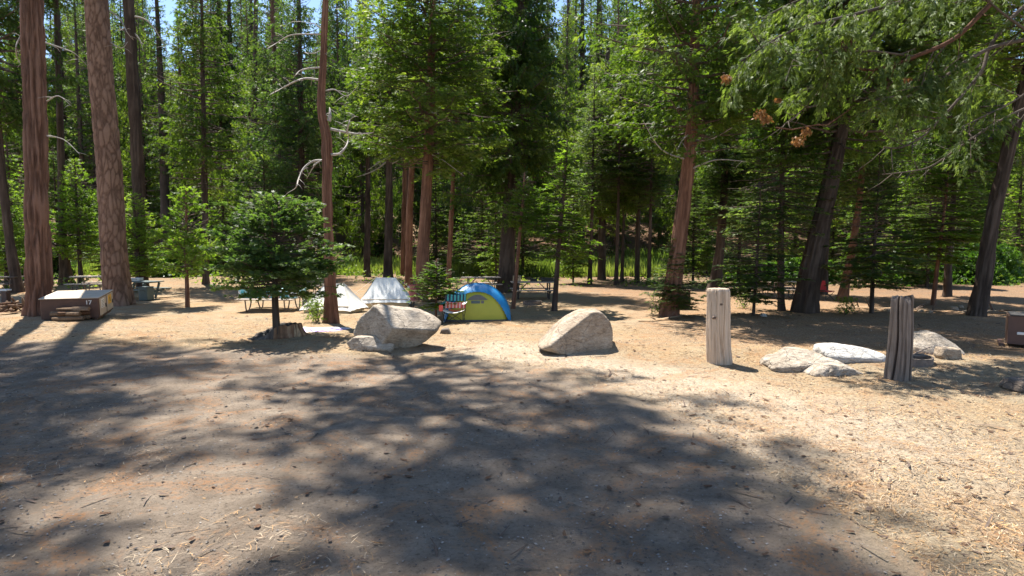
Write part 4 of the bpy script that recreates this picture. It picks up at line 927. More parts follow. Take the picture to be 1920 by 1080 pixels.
# ------------------------------------------------------------------ the two upright log posts
def post(label, base, top, wb, wt, mat, grooves, gd, seed, notch=0, deep=(), cat='post'):
    b = G(*base); b.z -= .0; t = P(top[0], top[1], b.y) - b; rb, rt = wb / 2 * b.y / F, wt / 2 * b.y / F
    nseg, nr = 180, 90; th = np.linspace(0, 2 * math.pi, nseg, endpoint=False); q = np.random.RandomState(seed)
    g = np.zeros(nseg); 
    gr = [(q.rand() * 6.28, .02 + .03 * q.rand(), gd * (.3 + .7 * q.rand())) for _ in range(grooves)] + [(a, w_, d_) for a, w_, d_ in deep]
    us = np.concatenate([np.linspace(0, .96, nr - 8), 1 - .04 * (1 - np.linspace(0, 1, 9)[1:]) ** 1.6])
    rows = []; rid = []
    hcut = notch * (.5 + .5 * vn(np.stack([np.cos(th) * 1.6, np.sin(th) * 1.6, th * 0 + seed], -1), seed)) if notch else th * 0
    for u in us:
        r = rb + (rt - rb) * u; wob = .012 * math.sin(u * 5 + seed)
        dep = np.zeros(nseg)
        for (a, w_, d_) in gr:
            x = (th - a - .05 * math.sin(u * 6 + a * 3) + math.pi) % (2 * math.pi) - math.pi
            dep = np.maximum(dep, d_ * np.exp(-(x / w_) ** 2) * (.45 + .55 * math.sin(3 * u + a * 5) ** 2 if w_ < .05 else 1))
        n = .010 * vn(np.stack([np.cos(th) * 5, np.sin(th) * 5, th * 0 + u * 3], -1), seed) + .005 * vn(np.stack([np.cos(th) * 22, np.sin(th) * 22, th * 0 + u * 3], -1), seed + 1)
        # knots
        rr = r * (1 + .035 * np.sin(2 * th + seed)) - dep + n
        if u > .955: rr = rr * (1 - .10 * ((u - .955) / .045) ** 2)
        c = t * u + Vector((wob, 0, 0)); z = c.z - (hcut * ss(.8, 1, u) * t.z)
        rows.append(np.stack([c.x + np.cos(th) * rr, c.y + np.sin(th) * rr, np.full(nseg, 0) + z - (0.12 if u == 0 else 0)], -1)); rid.append(1 - np.clip(dep / .03, 0, 1) + n * 10)
    topc = t * 1.0
    for k in (.75, .5, .25, .02):
        lst = rows[len(us) - 1]; c = np.array([topc.x, topc.y, lst[:, 2].mean()])
        v = c + (lst - c) * k; v[:, 2] = lst[:, 2] * k + lst[:, 2].mean() * (1 - k) + .012 * (1 - k) + .008 * vn(v * 30, 3); rows.append(v); rid.append(np.full(nseg, .6))
    V = np.concatenate(rows); nrr = len(rows)
    i, j = np.meshgrid(np.arange(nrr - 1), np.arange(nseg), indexing='ij'); j2 = (j + 1) % nseg
    Fq = np.stack([i * nseg + j, i * nseg + j2, (i + 1) * nseg + j2, (i + 1) * nseg + j], -1).reshape(-1, 4)
    me = mesh_np('log_post', V, Fq, M[mat], True, {'ridge': np.clip(np.concatenate(rid), 0, 1)})
    o = obj('log_post', me, loc=b); tag(o, label, cat)
    return o, b, t
FRONT = -math.pi / 2
po, pb, pt = post('pale weathered round log post standing upright, left of the low slab rocks', (1349, 679), (1346, 541), 45, 41, 'pale_post', 46, .020, 3,
     deep=[(FRONT + .05, .022, .022), (FRONT + .62, .03, .02), (FRONT - .5, .02, .016), (FRONT + 1.15, .06, .03)])
for (x, y) in [(1353, 571), (1360, 655), (1340, 596)]:
    mb = MB(); c = P(x, y, pb.y - .2) - pb
    mb.tube([c + Vector((0, .05, 0)), c + Vector((0, .0, 0)), c + Vector((0, -.006, 0))], [.034, .028, .010], 10); mb.build('knot', M['twig'], po)
post('dark split grey log post with deep grooves and a ragged top, at the right', (1682, 709), (1694, 551), 47, 36, 'grey_post', 26, .02, 6, notch=.10,
     deep=[(FRONT - .85, .07, .05), (FRONT + .55, .10, .07), (FRONT + 1.2, .05, .04), (FRONT - .1, .03, .025)])

# ------------------------------------------------------------------ food lockers
def text_mesh(s, size, mat):
    c = bpy.data.curves.new('number', 'FONT'); c.body = s; c.size = size; c.extrude = .002; c.offset = .004
    o = bpy.data.objects.new('number', c); C.objects.link(o); dg = bpy.context.evaluated_depsgraph_get()
    me = bpy.data.meshes.new_from_object(o.evaluated_get(dg)); bpy.data.objects.remove(o); me.materials.clear(); me.materials.append(mat); return me
def locker(loc, rz, L_, D_, H_, label, sign=True, tilt=0, name='food_locker', topm='box_beige'):
    t = thing(name, label, 'food locker', loc, rz); t.rotation_euler = (tilt, 0, rz)
    z0 = .07
    mb = MB(); mb.box((-L_ / 2, D_ / 2, z0 + (H_ - z0) / 2 - .01), (L_, D_, H_ - z0 - .02), bev=.012); mb.build('body', M['box_brown'], t)
    mb = MB(); mb.box((-L_ / 2, D_ / 2, H_), (L_ + .06, D_ + .06, .025), bev=.006); mb.build('lid', M[topm], t)
    for x in (-L_ + .1, -.1):
        mb = MB(); mb.box((x, D_ / 2, z0 / 2), (.09, D_ * .96, z0)); mb.build('skid', M['box_brown'], t)
    if sign:
        for k, y0 in enumerate((.06, D_ / 2 + .05)):
            w_ = D_ / 2 - .12
            mb = MB(); mb.box((.014, y0 + w_ / 2, .38), (.02, w_, .52), bev=.006); d = mb.build('door', M['box_beige'], t)
            mb = MB(); mb.box((.035, y0 + w_ * .86, .36), (.03, .04, .12), bev=.005); mb.build('handle', M['print_dark'], d)
            mb = MB(); mb.box((.028, y0 + w_ * .42, .47), (.006, w_ * .52, .28)); s = mb.build('notice', M['sign_white'] if k == 0 else M['sign_yellow'], d)
            if k == 0:
                for i in range(5):
                    mb = MB(); mb.box((.0325, y0 + w_ * .42, .37 + i * .045), (.002, w_ * .40, .012)); mb.build('print_line', M['print_dark'], d)
            else:
                mb = MB(); mb.tube([(.0325, y0 + w_ * .42, .40), (.0325, y0 + w_ * .42, .54)], .012, 6); mb.build('mark', M['print_dark'], d)
        o = obj('number', text_mesh('17', .17, M['sign_white']), t); o.location = (-.34, -.006, .49); o.rotation_euler = (math.pi / 2, 0, 0)
    return t
bb = G(187, 600)
locker((bb.x, bb.y, bb.z), math.radians(20), 1.46, 1.55, .68, 'low brown food locker with beige top and number 17, between two big left trunks', tilt=math.radians(4.5))
b = G(1302, 583); locker((b.x, b.y + .5, b.z), math.radians(4), .75, .8, .70, 'dark brown food locker standing in shade behind the low dark fir', False, topm='box_brown')
b = G(1888, 650); t = locker((b.x, b.y, b.z), math.radians(-36), -1.2, .8, .72, 'brown food locker cut off by the right edge of the picture', False, topm='print_dark')
mb = MB(); mb.box((.24, -.012, .32), (.16, .02, .06), bev=.01); mb.build('handle', M['sign_white'], t)
mb = MB(); mb.box((.42, -.02, .55), (.012, .012, .36), Matrix.Rotation(.7, 3, 'Y')); mb.build('latch_bar', M['steel'], t)

# firewood, logs, sticks
def split_log(p, L_, r, az, mat='log_wood', seed=0, tiltz=0):
    q = random.Random(seed); mb = MB(); n = 7; base = len(mb.v)
    prof = [(math.cos(a) * r * q.uniform(.75, 1.05), math.sin(a) * r * q.uniform(.65, .95)) for a in [6.283 * k / n for k in range(n)]]
    d = Vector((math.cos(az), math.sin(az), tiltz)); s = Vector((-math.sin(az), math.cos(az), 0)); u = Vector((0, 0, 1))
    for i in range(4):
        c = d * L_ * (i / 3 - .5); f = 1 + .08 * math.sin(i * 2 + seed)
        for (x, y) in prof: mb.v.append(c + s * x * f + u * y * f)
    for i in range(3):
        for k in range(n): l = (k + 1) % n; mb.f.append((i * n + k, i * n + l, (i + 1) * n + l, (i + 1) * n + k))
    mb.f.append(tuple(range(n))[::-1]); mb.f.append(tuple(3 * n + k for k in range(n)))
    return mb
fb = G(128, 602)
wood = [(0, 0, .075, .30, 'lowest front split log in the firewood stack before the locker'), (.05, .18, .08, .5, 'split log lying behind the lowest one in the firewood stack'), (-.08, .02, .21, .12, 'pale split log in the middle of the firewood stack'),
        (.10, .12, .22, .6, 'dark split log jutting right in the firewood stack'), (.05, .1, .345, .20, 'split log lying across the top of the firewood stack'), (.30, .12, .34, .1, 'short split piece on top right of the firewood stack')]
for k, (x, y, z, az, lab) in enumerate(wood):
    mb = split_log(None, .78 if k < 5 else .45, .085 if k != 4 else .06, az, seed=k)
    o = mb.build('firewood_log', M['log_wood' if k != 3 else 'stump_wood']); o.location = (fb.x + x, fb.y + y, fb.z + z); tag(o, lab, 'firewood', 'split logs stacked by the food locker')
def log(p0, p1, r, label, mat='log_wood', kind='fallen_log', stubs=3, seed=0):
    a, b = G(*p0), G(*p1); a.z += r * .6; b.z += r * .6; n = 10
    pts = [a.lerp(b, i / n) + Vector((0, math.sin(i * 1.3 + seed) * r * .6, math.sin(i * .9 + seed) * r * .25)) for i in range(n + 1)]
    o = thing(kind, label, 'log', a); 
    me = trunk_mesh([p - a for p in pts], [r * (1 - .35 * i / n) for i in range(n + 1)], 16, M[mat], 'furrow', 0, r * .12, seed, .12)
    obj('stem', me, o)
    q = random.Random(seed)
    for k in range(stubs):
        p = pts[q.randint(2, n - 1)] - a; d = Vector((q.uniform(-.6, .6), q.uniform(-1, .3), q.uniform(.1, .8))).normalized()
        mb = MB(); mb.tube([p, p + d * r * 2.2, p + d * r * 4], [r * .28, r * .2, r * .08], 6); mb.build('stub', M['twig'], o)
    return o
log((1200, 603), (1330, 590), .075, 'pale peeled log lying at the foot of the reddish leaning cedar', 'raw_wood', seed=2)
log((1330, 600), (1250, 588), .03, 'thin grey branch lying just behind the pale peeled log', 'dead_wood' , 'fallen_branch', 2, seed=3)
log((1585, 578), (1672, 580), .10, 'pale log on the ground left of the split grey post', 'log_wood', seed=4)
log((1706, 583), (1778, 586), .11, 'pale fallen log on the ground right of the split grey post', 'log_wood', seed=5)
log((1846, 587), (1935, 590), .13, 'pale fallen log right of the large leaning trunk at the right edge', 'log_wood', seed=6)
log((800, 600), (760, 590), .035, 'short dark branch lying behind the large pale boulder', 'twig', 'fallen_branch', 2, seed=7)
log((845, 625), (905, 632), .012, 'thin stick lying right of the small dark brown rock', 'twig', 'stick', 1, seed=8)
log((1804, 694), (1818, 690), .014, 'short curved stick on the dirt near the right edge', 'dead_wood', 'stick', 1, seed=9)
log((1345, 598), (1290, 592), .02, 'thin pale stick reaching to the pale post from the left', 'dead_wood', 'stick', 1, seed=10)
log((1880, 668), (1935, 674), .012, 'long thin stick on the dirt before the brown locker at the right edge', 'dead_wood', 'stick', 1, seed=12)
log((-20, 592), (48, 586), .10, 'rotten reddish log lying left of the big reddish trunk', 'stump_wood', seed=11)
def root_pile():
    b = G(14, 584); q = random.Random(4); o = thing('wood_pile', 'tangled pile of reddish rotten wood at the left edge', 'wood pile', b)
    for k in range(26):
        mb = MB(); p = Vector((q.gauss(0, .38), q.gauss(0, .25), q.uniform(.03, .42) )); p.z *= max(.2, 1 - abs(p.x)); d = Vector((q.uniform(-1, 1), q.uniform(-.6, .6), q.uniform(-.35, .35))).normalized() * q.uniform(.12, .32)
        mb.tube([p - d, p + Vector((0, 0, q.uniform(-.03, .05))), p + d], [.03, q.uniform(.04, .07), .02], 7); mb.build('wood_piece', M['stump_wood' if k % 3 else 'log_wood'], o, True)
root_pile()

# hollow stump
def stump():
    b = G(520, 634); b.y += .25; b.z = gz(b.x, b.y) - .02
    t = thing('tree_stump', 'broken hollow tree stump, grey on the left and jagged reddish on the right', 'stump', b)
    ns = 120; th = np.linspace(0, 2 * math.pi, ns, endpoint=False)
    jag = .5 + .5 * vn(np.stack([np.cos(th) * 4, np.sin(th) * 4, th * 0], -1), 2); jag2 = vn(np.stack([np.cos(th) * 14, np.sin(th) * 14, th * 0], -1), 3)
    right = ss(-.3, .6, np.cos(th))
    Hh = .12 + .24 * ss(-1.05, -.1, np.cos(th)) + .05 * right - .03 * jag2 * right - .06 * jag * right
    Hh = .88 * Hh * (1 - .72 * np.exp(-((th - 4.15) / .42) ** 2))
    rows = []; rid = []
    for u in (0, .12, .3, .5, .7, .88, .97, 1):
        ro = (.62 + .30 * np.exp(-u * 4) * (.5 + .5 * np.sin(5 * th + 1)) + .02 * jag2) * (1 - .10 * u); ro = ro * np.where(np.cos(th) > 0, .88, 1.06)
        rows.append(np.stack([np.cos(th) * ro, np.sin(th) * ro * .62, Hh * u - (.1 if u == 0 else 0)], -1)); rid.append(.5 + .5 * jag2)
    for u, k in ((1, .93), (.98, .82), (.8, .74), (.45, .66), (.2, .5), (.12, .2)):
        q = rows[7].copy(); q[:, 0] *= k; q[:, 1] *= k; q[:, 2] = Hh * u if u > .3 else u * .35; rows.append(q); rid.append(.2 + .2 * jag2)
    V = np.concatenate(rows); i, j = np.meshgrid(np.arange(len(rows) - 1), np.arange(ns), indexing='ij'); j2 = (j + 1) % ns
    Fq = np.stack([i * ns + j, i * ns + j2, (i + 1) * ns + j2, (i + 1) * ns + j], -1).reshape(-1, 4)
    me = mesh_np('shell', V, Fq, [M['stump_wood'], M['grey_post'], M['char']], True, {'ridge': np.clip(np.concatenate(rid), 0, 1)})
    cen = V[Fq].mean(1); mi = np.where(cen[:, 0] < -.02, 1, 0); row = Fq[:, 0] // ns; mi = np.where(row >= 9, 2, mi)  # inner wall and floor of the hollow set near-black
    me.polygons.foreach_set('material_index', mi.astype(np.int32)); obj('shell', me, t)
    for k, (x, h_) in enumerate([(.50, .36), (.44, .33), (.55, .22)]):
        mb = MB(); mb.tube([(x, -.22 - .03 * k, 0), (x - .02, -.20, h_ * .6), (x - .05, -.18, h_)], [.05, .03, .006], 5); mb.build('splinter', M['raw_wood'], t)
stump()

# ------------------------------------------------------------------ picnic tables
def picnic_table(loc, rz, label, mat='table_wood', fm='rust_steel', L_=1.9, style='tube', cat='picnic table', group='picnic tables of the campsite', H=.75):
    t = thing('picnic_table', label, cat, loc, rz, group)
    for k in range(5):
        mb = MB(); mb.box((0, -.32 + k * .16, H), (L_, .148, .042), bev=.006); mb.build('top_plank', M[mat], t)
    for s in (-1, 1):
        for k in range(2):
            mb = MB(); mb.box((0, s * (.60 + k * .14), .43), (L_, .13, .042), bev=.006); mb.build('bench_plank', M[mat], t)
    for s in (-1, 1):
        x = s * L_ * .34; mb = MB()
        if style == 'tube':
            mb.tube(spline([Vector((x, -.70, .405)), Vector((x, -.62, .05)), Vector((x, -.45, .02)), Vector((x, -.26, .30)), Vector((x, -.22, .72))], 5), .024, 8)
            mb.tube(spline([Vector((x, .70, .405)), Vector((x, .62, .05)), Vector((x, .45, .02)), Vector((x, .26, .30)), Vector((x, .22, .72))], 5), .024, 8)
            mb.tube([(x, -.70, .40), (x, .70, .40)], .022, 8)
        else:
            mb.box((x, 0, .36), (.05, 1.36, .09)); mb.box((x, -.30, .36), (.05, .09, .72), Matrix.Rotation(.35, 3, 'X')); mb.box((x, .30, .36), (.05, .09, .72), Matrix.Rotation(-.35, 3, 'X'))
            mb.box((x, 0, .71), (.05, .74, .04))
        mb.build('leg', M[fm], t, style == 'tube')
        mb = MB(); mb.box((x * .6, 0, .57), (.5, .035, .035), Matrix.Rotation(s * .8, 3, 'Y')); mb.build('brace', M[fm], t)
    return t
def at(px, py, dz=0):
    b = G(px, py); return Vector((b.x, b.y, b.z + dz))
tb = at(513, 581)
picnic_table(tb, math.radians(-3), 'picnic table under the teal flowered tablecloth, behind the hollow stump', L_=2.05)
def floral():
    m, t, b = mat_new('floral_cloth'); co = coords(t)
    n = noise(t, co, 2.6, 4, .6, 1.2); base = ramp(t, n, [(.42, (.75, .76, .74)), (.50, (.30, .62, .64)), (.62, (.06, .38, .45))])
    vo = N(t, 'ShaderNodeTexVoronoi', feature='F1'); vo.inputs['Scale'].default_value = 4.5; L(t, co, vo.inputs['Vector'])
    fl = ramp(t, vo.outputs['Distance'], [(.26, (1, 1, 1)), (.32, (0, 0, 0))]); sel = ramp(t, vo.outputs['Color'], [(.62, (0, 0, 0)), (.66, (1, 1, 1))])
    col = mix(t, mix(t, 1., fl, sel, 'MULTIPLY'), base, (.72, .22, .24))
    n2 = noise(t, co, 9, 3, .5, 2); col = mix(t, ramp(t, n2, [(.56, (0, 0, 0)), (.60, (1, 1, 1))]), col, (.05, .20, .20))
    L(t, col, b.inputs['Base Color']); b.inputs['Roughness'].default_value = .8; return m
M['floral'] = floral()
def tablecloth():
    W_, D_, T_ = 2.22, .98, .779
    def f(u, v):
        s = (u - .5) * 2; q = (v - .5) * 2; x = s * W_ / 2; ov = .32
        e_ = max(0, abs(q) - .80) / .20; y = math.copysign(min(abs(q), .80) / .80 * .42 + .03 * e_ * (1 + .6 * math.sin(x * 9)), q)
        ex = max(0, abs(s) - .93) / .07; xx = math.copysign(min(abs(s), .93) / .93 * 1.055 + .02 * ex, s)
        z = T_ - ov * e_ - .20 * ex * (1 - e_) + .003 * math.sin(x * 13) - .01 * math.sin(x * 5) * e_
        return (xx, y, z)
    o = MB().grid(f, 90, 60).build('tablecloth', M['floral'], None, True); o.location = tb; o.rotation_euler = (0, 0, math.radians(-3))
    tag(o, 'white and teal flowered tablecloth draped over the nearest picnic table', 'tablecloth')
tablecloth()
tb2 = at(1000, 561); picnic_table(tb2, math.radians(4), 'dark picnic table behind the thin saplings and iron fire ring', 'table_wood', 'print_dark', 1.95, 'wood')
tb3 = at(902, 548); picnic_table(tb3, math.radians(12), 'pale topped picnic table behind the blue tent', 'table_wood', 'rust_steel', 1.9)
tb4 = at(262, 560); picnic_table(tb4, math.radians(-14), 'grey green picnic table in shade right of the plate barked pine', 'green_grey', 'green_grey', 1.9, 'wood')
tb5 = at(178, 548); picnic_table(tb5, math.radians(5), 'pale picnic table half hidden behind the food locker', 'table_wood', 'rust_steel', 1.8)
tb6 = at(1470, 560); picnic_table(tb6, math.radians(8), 'distant picnic table behind the straight dark trunk', 'table_wood', 'rust_steel', 1.8)
tb7 = at(2, 548); picnic_table(tb7, math.radians(5), 'grey picnic table cut off by the left edge', 'table_dark', 'rust_steel', 1.8)
tb8 = at(570, 552); picnic_table(tb8, math.radians(5), 'brown picnic table in shade behind the flowered one', 'table_dark', 'rust_steel', 1.8)
def item(name, label, cat, tbl, x, y, z, size, mat, rz=0, lid=None):
    t = thing(name, label, cat, tbl + Vector((x, y, z)), rz)
    mb = MB(); mb.box((0, 0, size[2] / 2), size, bev=.02); mb.build('body', M[mat], t)
    mb = MB(); mb.box((0, 0, size[2] + .012), (size[0] * 1.04, size[1] * 1.04, .03), bev=.008); mb.build('lid', M[lid or mat], t)
    mb = MB(); mb.tube([(-size[0] * .3, -size[1] * .52, size[2] * .7), (-size[0] * .2, -size[1] * .6, size[2] * .8), (size[0] * .2, -size[1] * .6, size[2] * .8), (size[0] * .3, -size[1] * .52, size[2] * .7)], .008, 5); mb.build('handle', M['print_dark'], t)
item('cooler', 'tan cooler box at the left end of the dark picnic table', 'cooler', tb2, -.72, .1, .772, (.34, .26, .22), 'wood_chip')
item('camp_stove', 'low dark camp stove in the middle of the dark picnic table', 'camp stove', tb2, .02, .12, .772, (.30, .28, .10), 'print_dark')
item('storage_bin', 'long dark storage bin at the right end of the dark picnic table', 'storage bin', tb2, .62, .12, .772, (.55, .32, .12), 'print_dark')
item('cooler', 'light grey box on the table right of the plate barked pine', 'cooler', tb4, -.2, .1, .772, (.5, .3, .10), 'sign_white')
item('storage_bin', 'dark green storage bin under the table right of the plate barked pine', 'storage bin', tb4, .75, -.75, 0, (.36, .5, .55), 'green_grey')
item('storage_bin', 'grey storage bin at the right end of the flowered table', 'storage bin', tb, 1.3, -.1, 0, (.35, .35, .58), 'green_grey', lid='cloth_white')
# bag of teal and orange cloth
def bag():
    b = at(590, 577); t = thing('duffel_bag', 'teal and orange bag standing left of the bent bare trunk', 'bag', b)
    def f(u, v):
        a = u * 2 * math.pi; x = (v - .5) * .6; r = .19 * (1 - abs(2 * v - 1) ** 4 * .6) * (1 + .06 * math.sin(5 * a)); return (x, math.cos(a) * r, .34 + math.sin(a) * r * .9)
    MB().grid(f, 20, 14).build('bag_body', M['teal'], t, True)
    def g(u, v):
        a = 3.9 + u * .9; x = (v - .5) * .26; return (x, math.cos(a) * .21, .34 + math.sin(a) * .2)
    MB().grid(g, 6, 6).build('pocket', M['orange'], t, True)
    mb = MB(); mb.box((0, 0, .075), (.6, .36, .15), bev=.02); mb.build('crate', M['green_grey'], t)
bag()

# ------------------------------------------------------------------ tents
def panel(mb, a, b, c, d, sag, n=10, arch=0):
    """a,b: bottom edge; d,c: top edge; sag pushes the cloth in along the normal, arch lifts the hem"""
    a, b, c, d = map(Vector, (a, b, c, d)); nn = (b - a).cross(d - a).normalized()
    def f(u, v):
        p = a.lerp(b, u).lerp(d.lerp(c, u), v); k = 4 * u * (1 - u) * (v * (1 - v) * 2.2 + .15)
        p = p - nn * sag * k; p.z += arch * 4 * u * (1 - u) * (1 - v) ** 2 + .008 * math.sin(u * 23 + v * 9) * (1 - v); return p
    return mb.grid(f, n * 2, n)
def canvas_tent(loc, rz, L_, Wd, H_, rl, label, mat, wall, lift=.12, off=0):
    t = thing('canvas_tent', label, 'tent', loc, rz)
    x, y = L_ / 2, Wd / 2; r1, r2 = -rl / 2 + off, rl / 2 + off
    P4 = [(-x, -y, lift), (x, -y, lift), (x, y, lift), (-x, y, lift)]; T1, T2 = (r1, 0, H_), (r2, 0, H_ * .985)
    mb = MB(); panel(mb, P4[0], P4[1], T2, T1, .06, arch=.05); panel(mb, P4[2], P4[3], T1, T2, .06, arch=.05); mb.build('roof_panel', M[mat], t, True)
    mb = MB(); panel(mb, P4[1], P4[2], (r2 + .01, .02, H_ * .985), (r2 + .01, -.02, H_ * .985), .06, arch=.04); mb.build('end_panel', M[mat], t, True)
    mb = MB(); panel(mb, P4[3], P4[0], (r1 - .01, -.02, H_), (r1 - .01, .02, H_), .06, arch=.04); mb.build('end_panel', M[wall], t, True)
    k = .86
    Q = [(-x * k, -y * k, 0), (x * k, -y * k, 0), (x * k, y * k, 0), (-x * k, y * k, 0)]; U = [(p[0] * k, p[1] * k, lift + .16) for p in P4]
    for i in range(4):
        j = (i + 1) % 4; mb = MB(); panel(mb, Q[i], Q[j], U[j], U[i], .01, 5); mb.build('side_wall', M[wall], t, True)
    for (p, s) in ((T1, -1), (T2, 1)):
        mb = MB(); mb.tube([(p[0], 0, 0), (p[0], 0, H_ + .03)], .015, 6); mb.build('pole', M['dead_wood'], t)
        mb = MB(); mb.tube([(p[0], 0, H_), (p[0] + s * (L_ * .75), 0, 0)], .004, 4); mb.build('guy_line', M['cloth_white'], t)
    return t
a = at(618, 588); canvas_tent((a.x, a.y + .6, a.z), math.radians(-12), 1.9, 1.4, 1.0, .66, 'cream white canvas tent directly behind the bent bare trunk', 'canvas', 'canvas_cream', .10, .02)
a = at(719, 577); canvas_tent((a.x, a.y + .65, a.z), math.radians(6), 1.95, 1.5, 1.10, .72, 'grey white canvas tent with small wall, behind the large pale boulder', 'canvas_grey', 'canvas_cream', .16, -.03)
o = MB(); o.box((0, 0, .09), (.68, .12, .17), bev=.03); a = at(727, 583); o = o.build('rolled_mat', M['canvas_grey']); o.location = a; tag(o, 'grey green rolled bundle along the front hem of the grey white tent', 'bundle')

def dome_tent():
    b = at(893, 604); Wd, Dp, H_ = 1.02, .72, 1.13; t = thing('dome_tent', 'lime green dome tent with a bright blue fly, in the middle of the camp', 'tent', (b.x, b.y + .72, b.z), math.radians(3))
    def shell(sc_, h):
        def f(u, v):
            # u across, v depth; superellipse dome over a rectangle
            x = (u - .5) * 2; y = (v - .5) * 2
            m = max(abs(x), abs(y)); k = (abs(x) ** 2.6 + abs(y) ** 2.6) ** (1 / 2.6) if m > 0 else 0
            z = h * max(0, 1 - k ** 2.0) ** .62 if k < 1 else 0
            return x, y, z, k
        return f
    def body(u, v):
        # polar grid: u angle, v radius
        a = u * 2 * math.pi; r = math.sin(v * math.pi / 2); c, s = math.cos(a), math.sin(a)
        q = (abs(c) ** 5 + abs(s) ** 5) ** (-1 / 5); z = math.cos(v * math.pi / 2) ** .92
        wr = .006 * math.sin(30 * a + 5 * z) * v
        return (c * q * r * Wd * .965 + wr, s * q * r * Dp * .965, z * H_ * .955 + .02)
    MB().grid(body, 96, 30).build('inner_tent', M['tent_lime'], t, True)
    def fly(u, v):
        a = u * 2 * math.pi; r = math.sin(v * math.pi / 2); c, s = math.cos(a), math.sin(a)
        q = (abs(c) ** 5 + abs(s) ** 5) ** (-1 / 5); z = math.cos(v * math.pi / 2) ** .92
        flap = 1 + .02 * math.sin(7 * a) * v
        return (c * q * r * Wd * 1.02 * flap, s * q * r * Dp * 1.04 * flap, z * H_ * 1.005 + .012)
    def keep(u, v):
        x, y, z = fly(u, v)
        if y < -.05 * Dp:
            xa = (x + .02) / Wd; arch = H_ * .80 * (1 - (abs(xa) / .96) ** 2.6)
            if z < arch: return False
        if z < .05 and abs(y) < Dp * .9: return False
        return True
    MB().grid(fly, 200, 84, keep).build('fly', M['tent_blue'], t, True)
    # mesh vent at the top of the front, with a dark gap, and the window strip
    def on(x, z, k=.975):  # y of the front wall at (x,z)
        zz = min(.999, (z - .02) / (H_ * .955)) ; v = math.acos(max(0, zz) ** (1 / .92)) * 2 / math.pi; r = math.sin(v * math.pi / 2)
        xx = x / (Wd * .965); rr = max(0, r ** 5 - abs(xx) ** 5) ** .2
        return -rr * Dp * .965 * 1.0 - .008
    def vent(u, v):
        x = (u - .5) * .62; z = .66 + v * (.15 * (1 - (2 * u - 1) ** 2) + .01); return (x, on(x, z), z)
    MB().grid(vent, 24, 6).build('mesh_vent', M['tent_mesh'], t, True)
    def win(x0, x1):
        def f(u, v): x = x0 + (x1 - x0) * u; z = .56 + v * .085; return (x, on(x, z) - .002, z)
        return f
    for x0, x1 in ((-.36, -.22), (-.19, .08), (.11, .20)): MB().grid(win(x0, x1), 8, 3).build('window', M['tent_mesh' if x0 > .1 else 'tent_lime'] if x0 != -.19 else M['green_grey'], t, True)
    def gs(u, v):
        a = u * 2 * math.pi; c, s = math.cos(a), math.sin(a); q = (abs(c) ** 5 + abs(s) ** 5) ** (-1 / 5); r = [0, 1.0, 1.0][int(round(v * 2))]
        return (c * q * Wd * .99 * r, s * q * Dp * .99 * r, [.012, .012, .07][int(round(v * 2))])
    MB().grid(gs, 64, 2).build('groundsheet', M['groundsheet'], t)
    for s in (-1, 1):
        mb = MB(); mb.tube([(s * Wd * 1.0, -Dp * .98, 0), (s * Wd * .82, -Dp * .78, H_ * .50), (s * Wd * .5, -Dp * .48, H_ * .84), (0, 0, H_ * 1.01)], .009, 6); mb.build('pole', M['tent_blue'], t)
        mb = MB(); mb.tube([(s * Wd, -Dp, .02), (s * Wd * 1.12, -Dp * 1.12, 0)], .006, 4); mb.build('peg_strap', M['cloth_white'], t)
dome_tent()

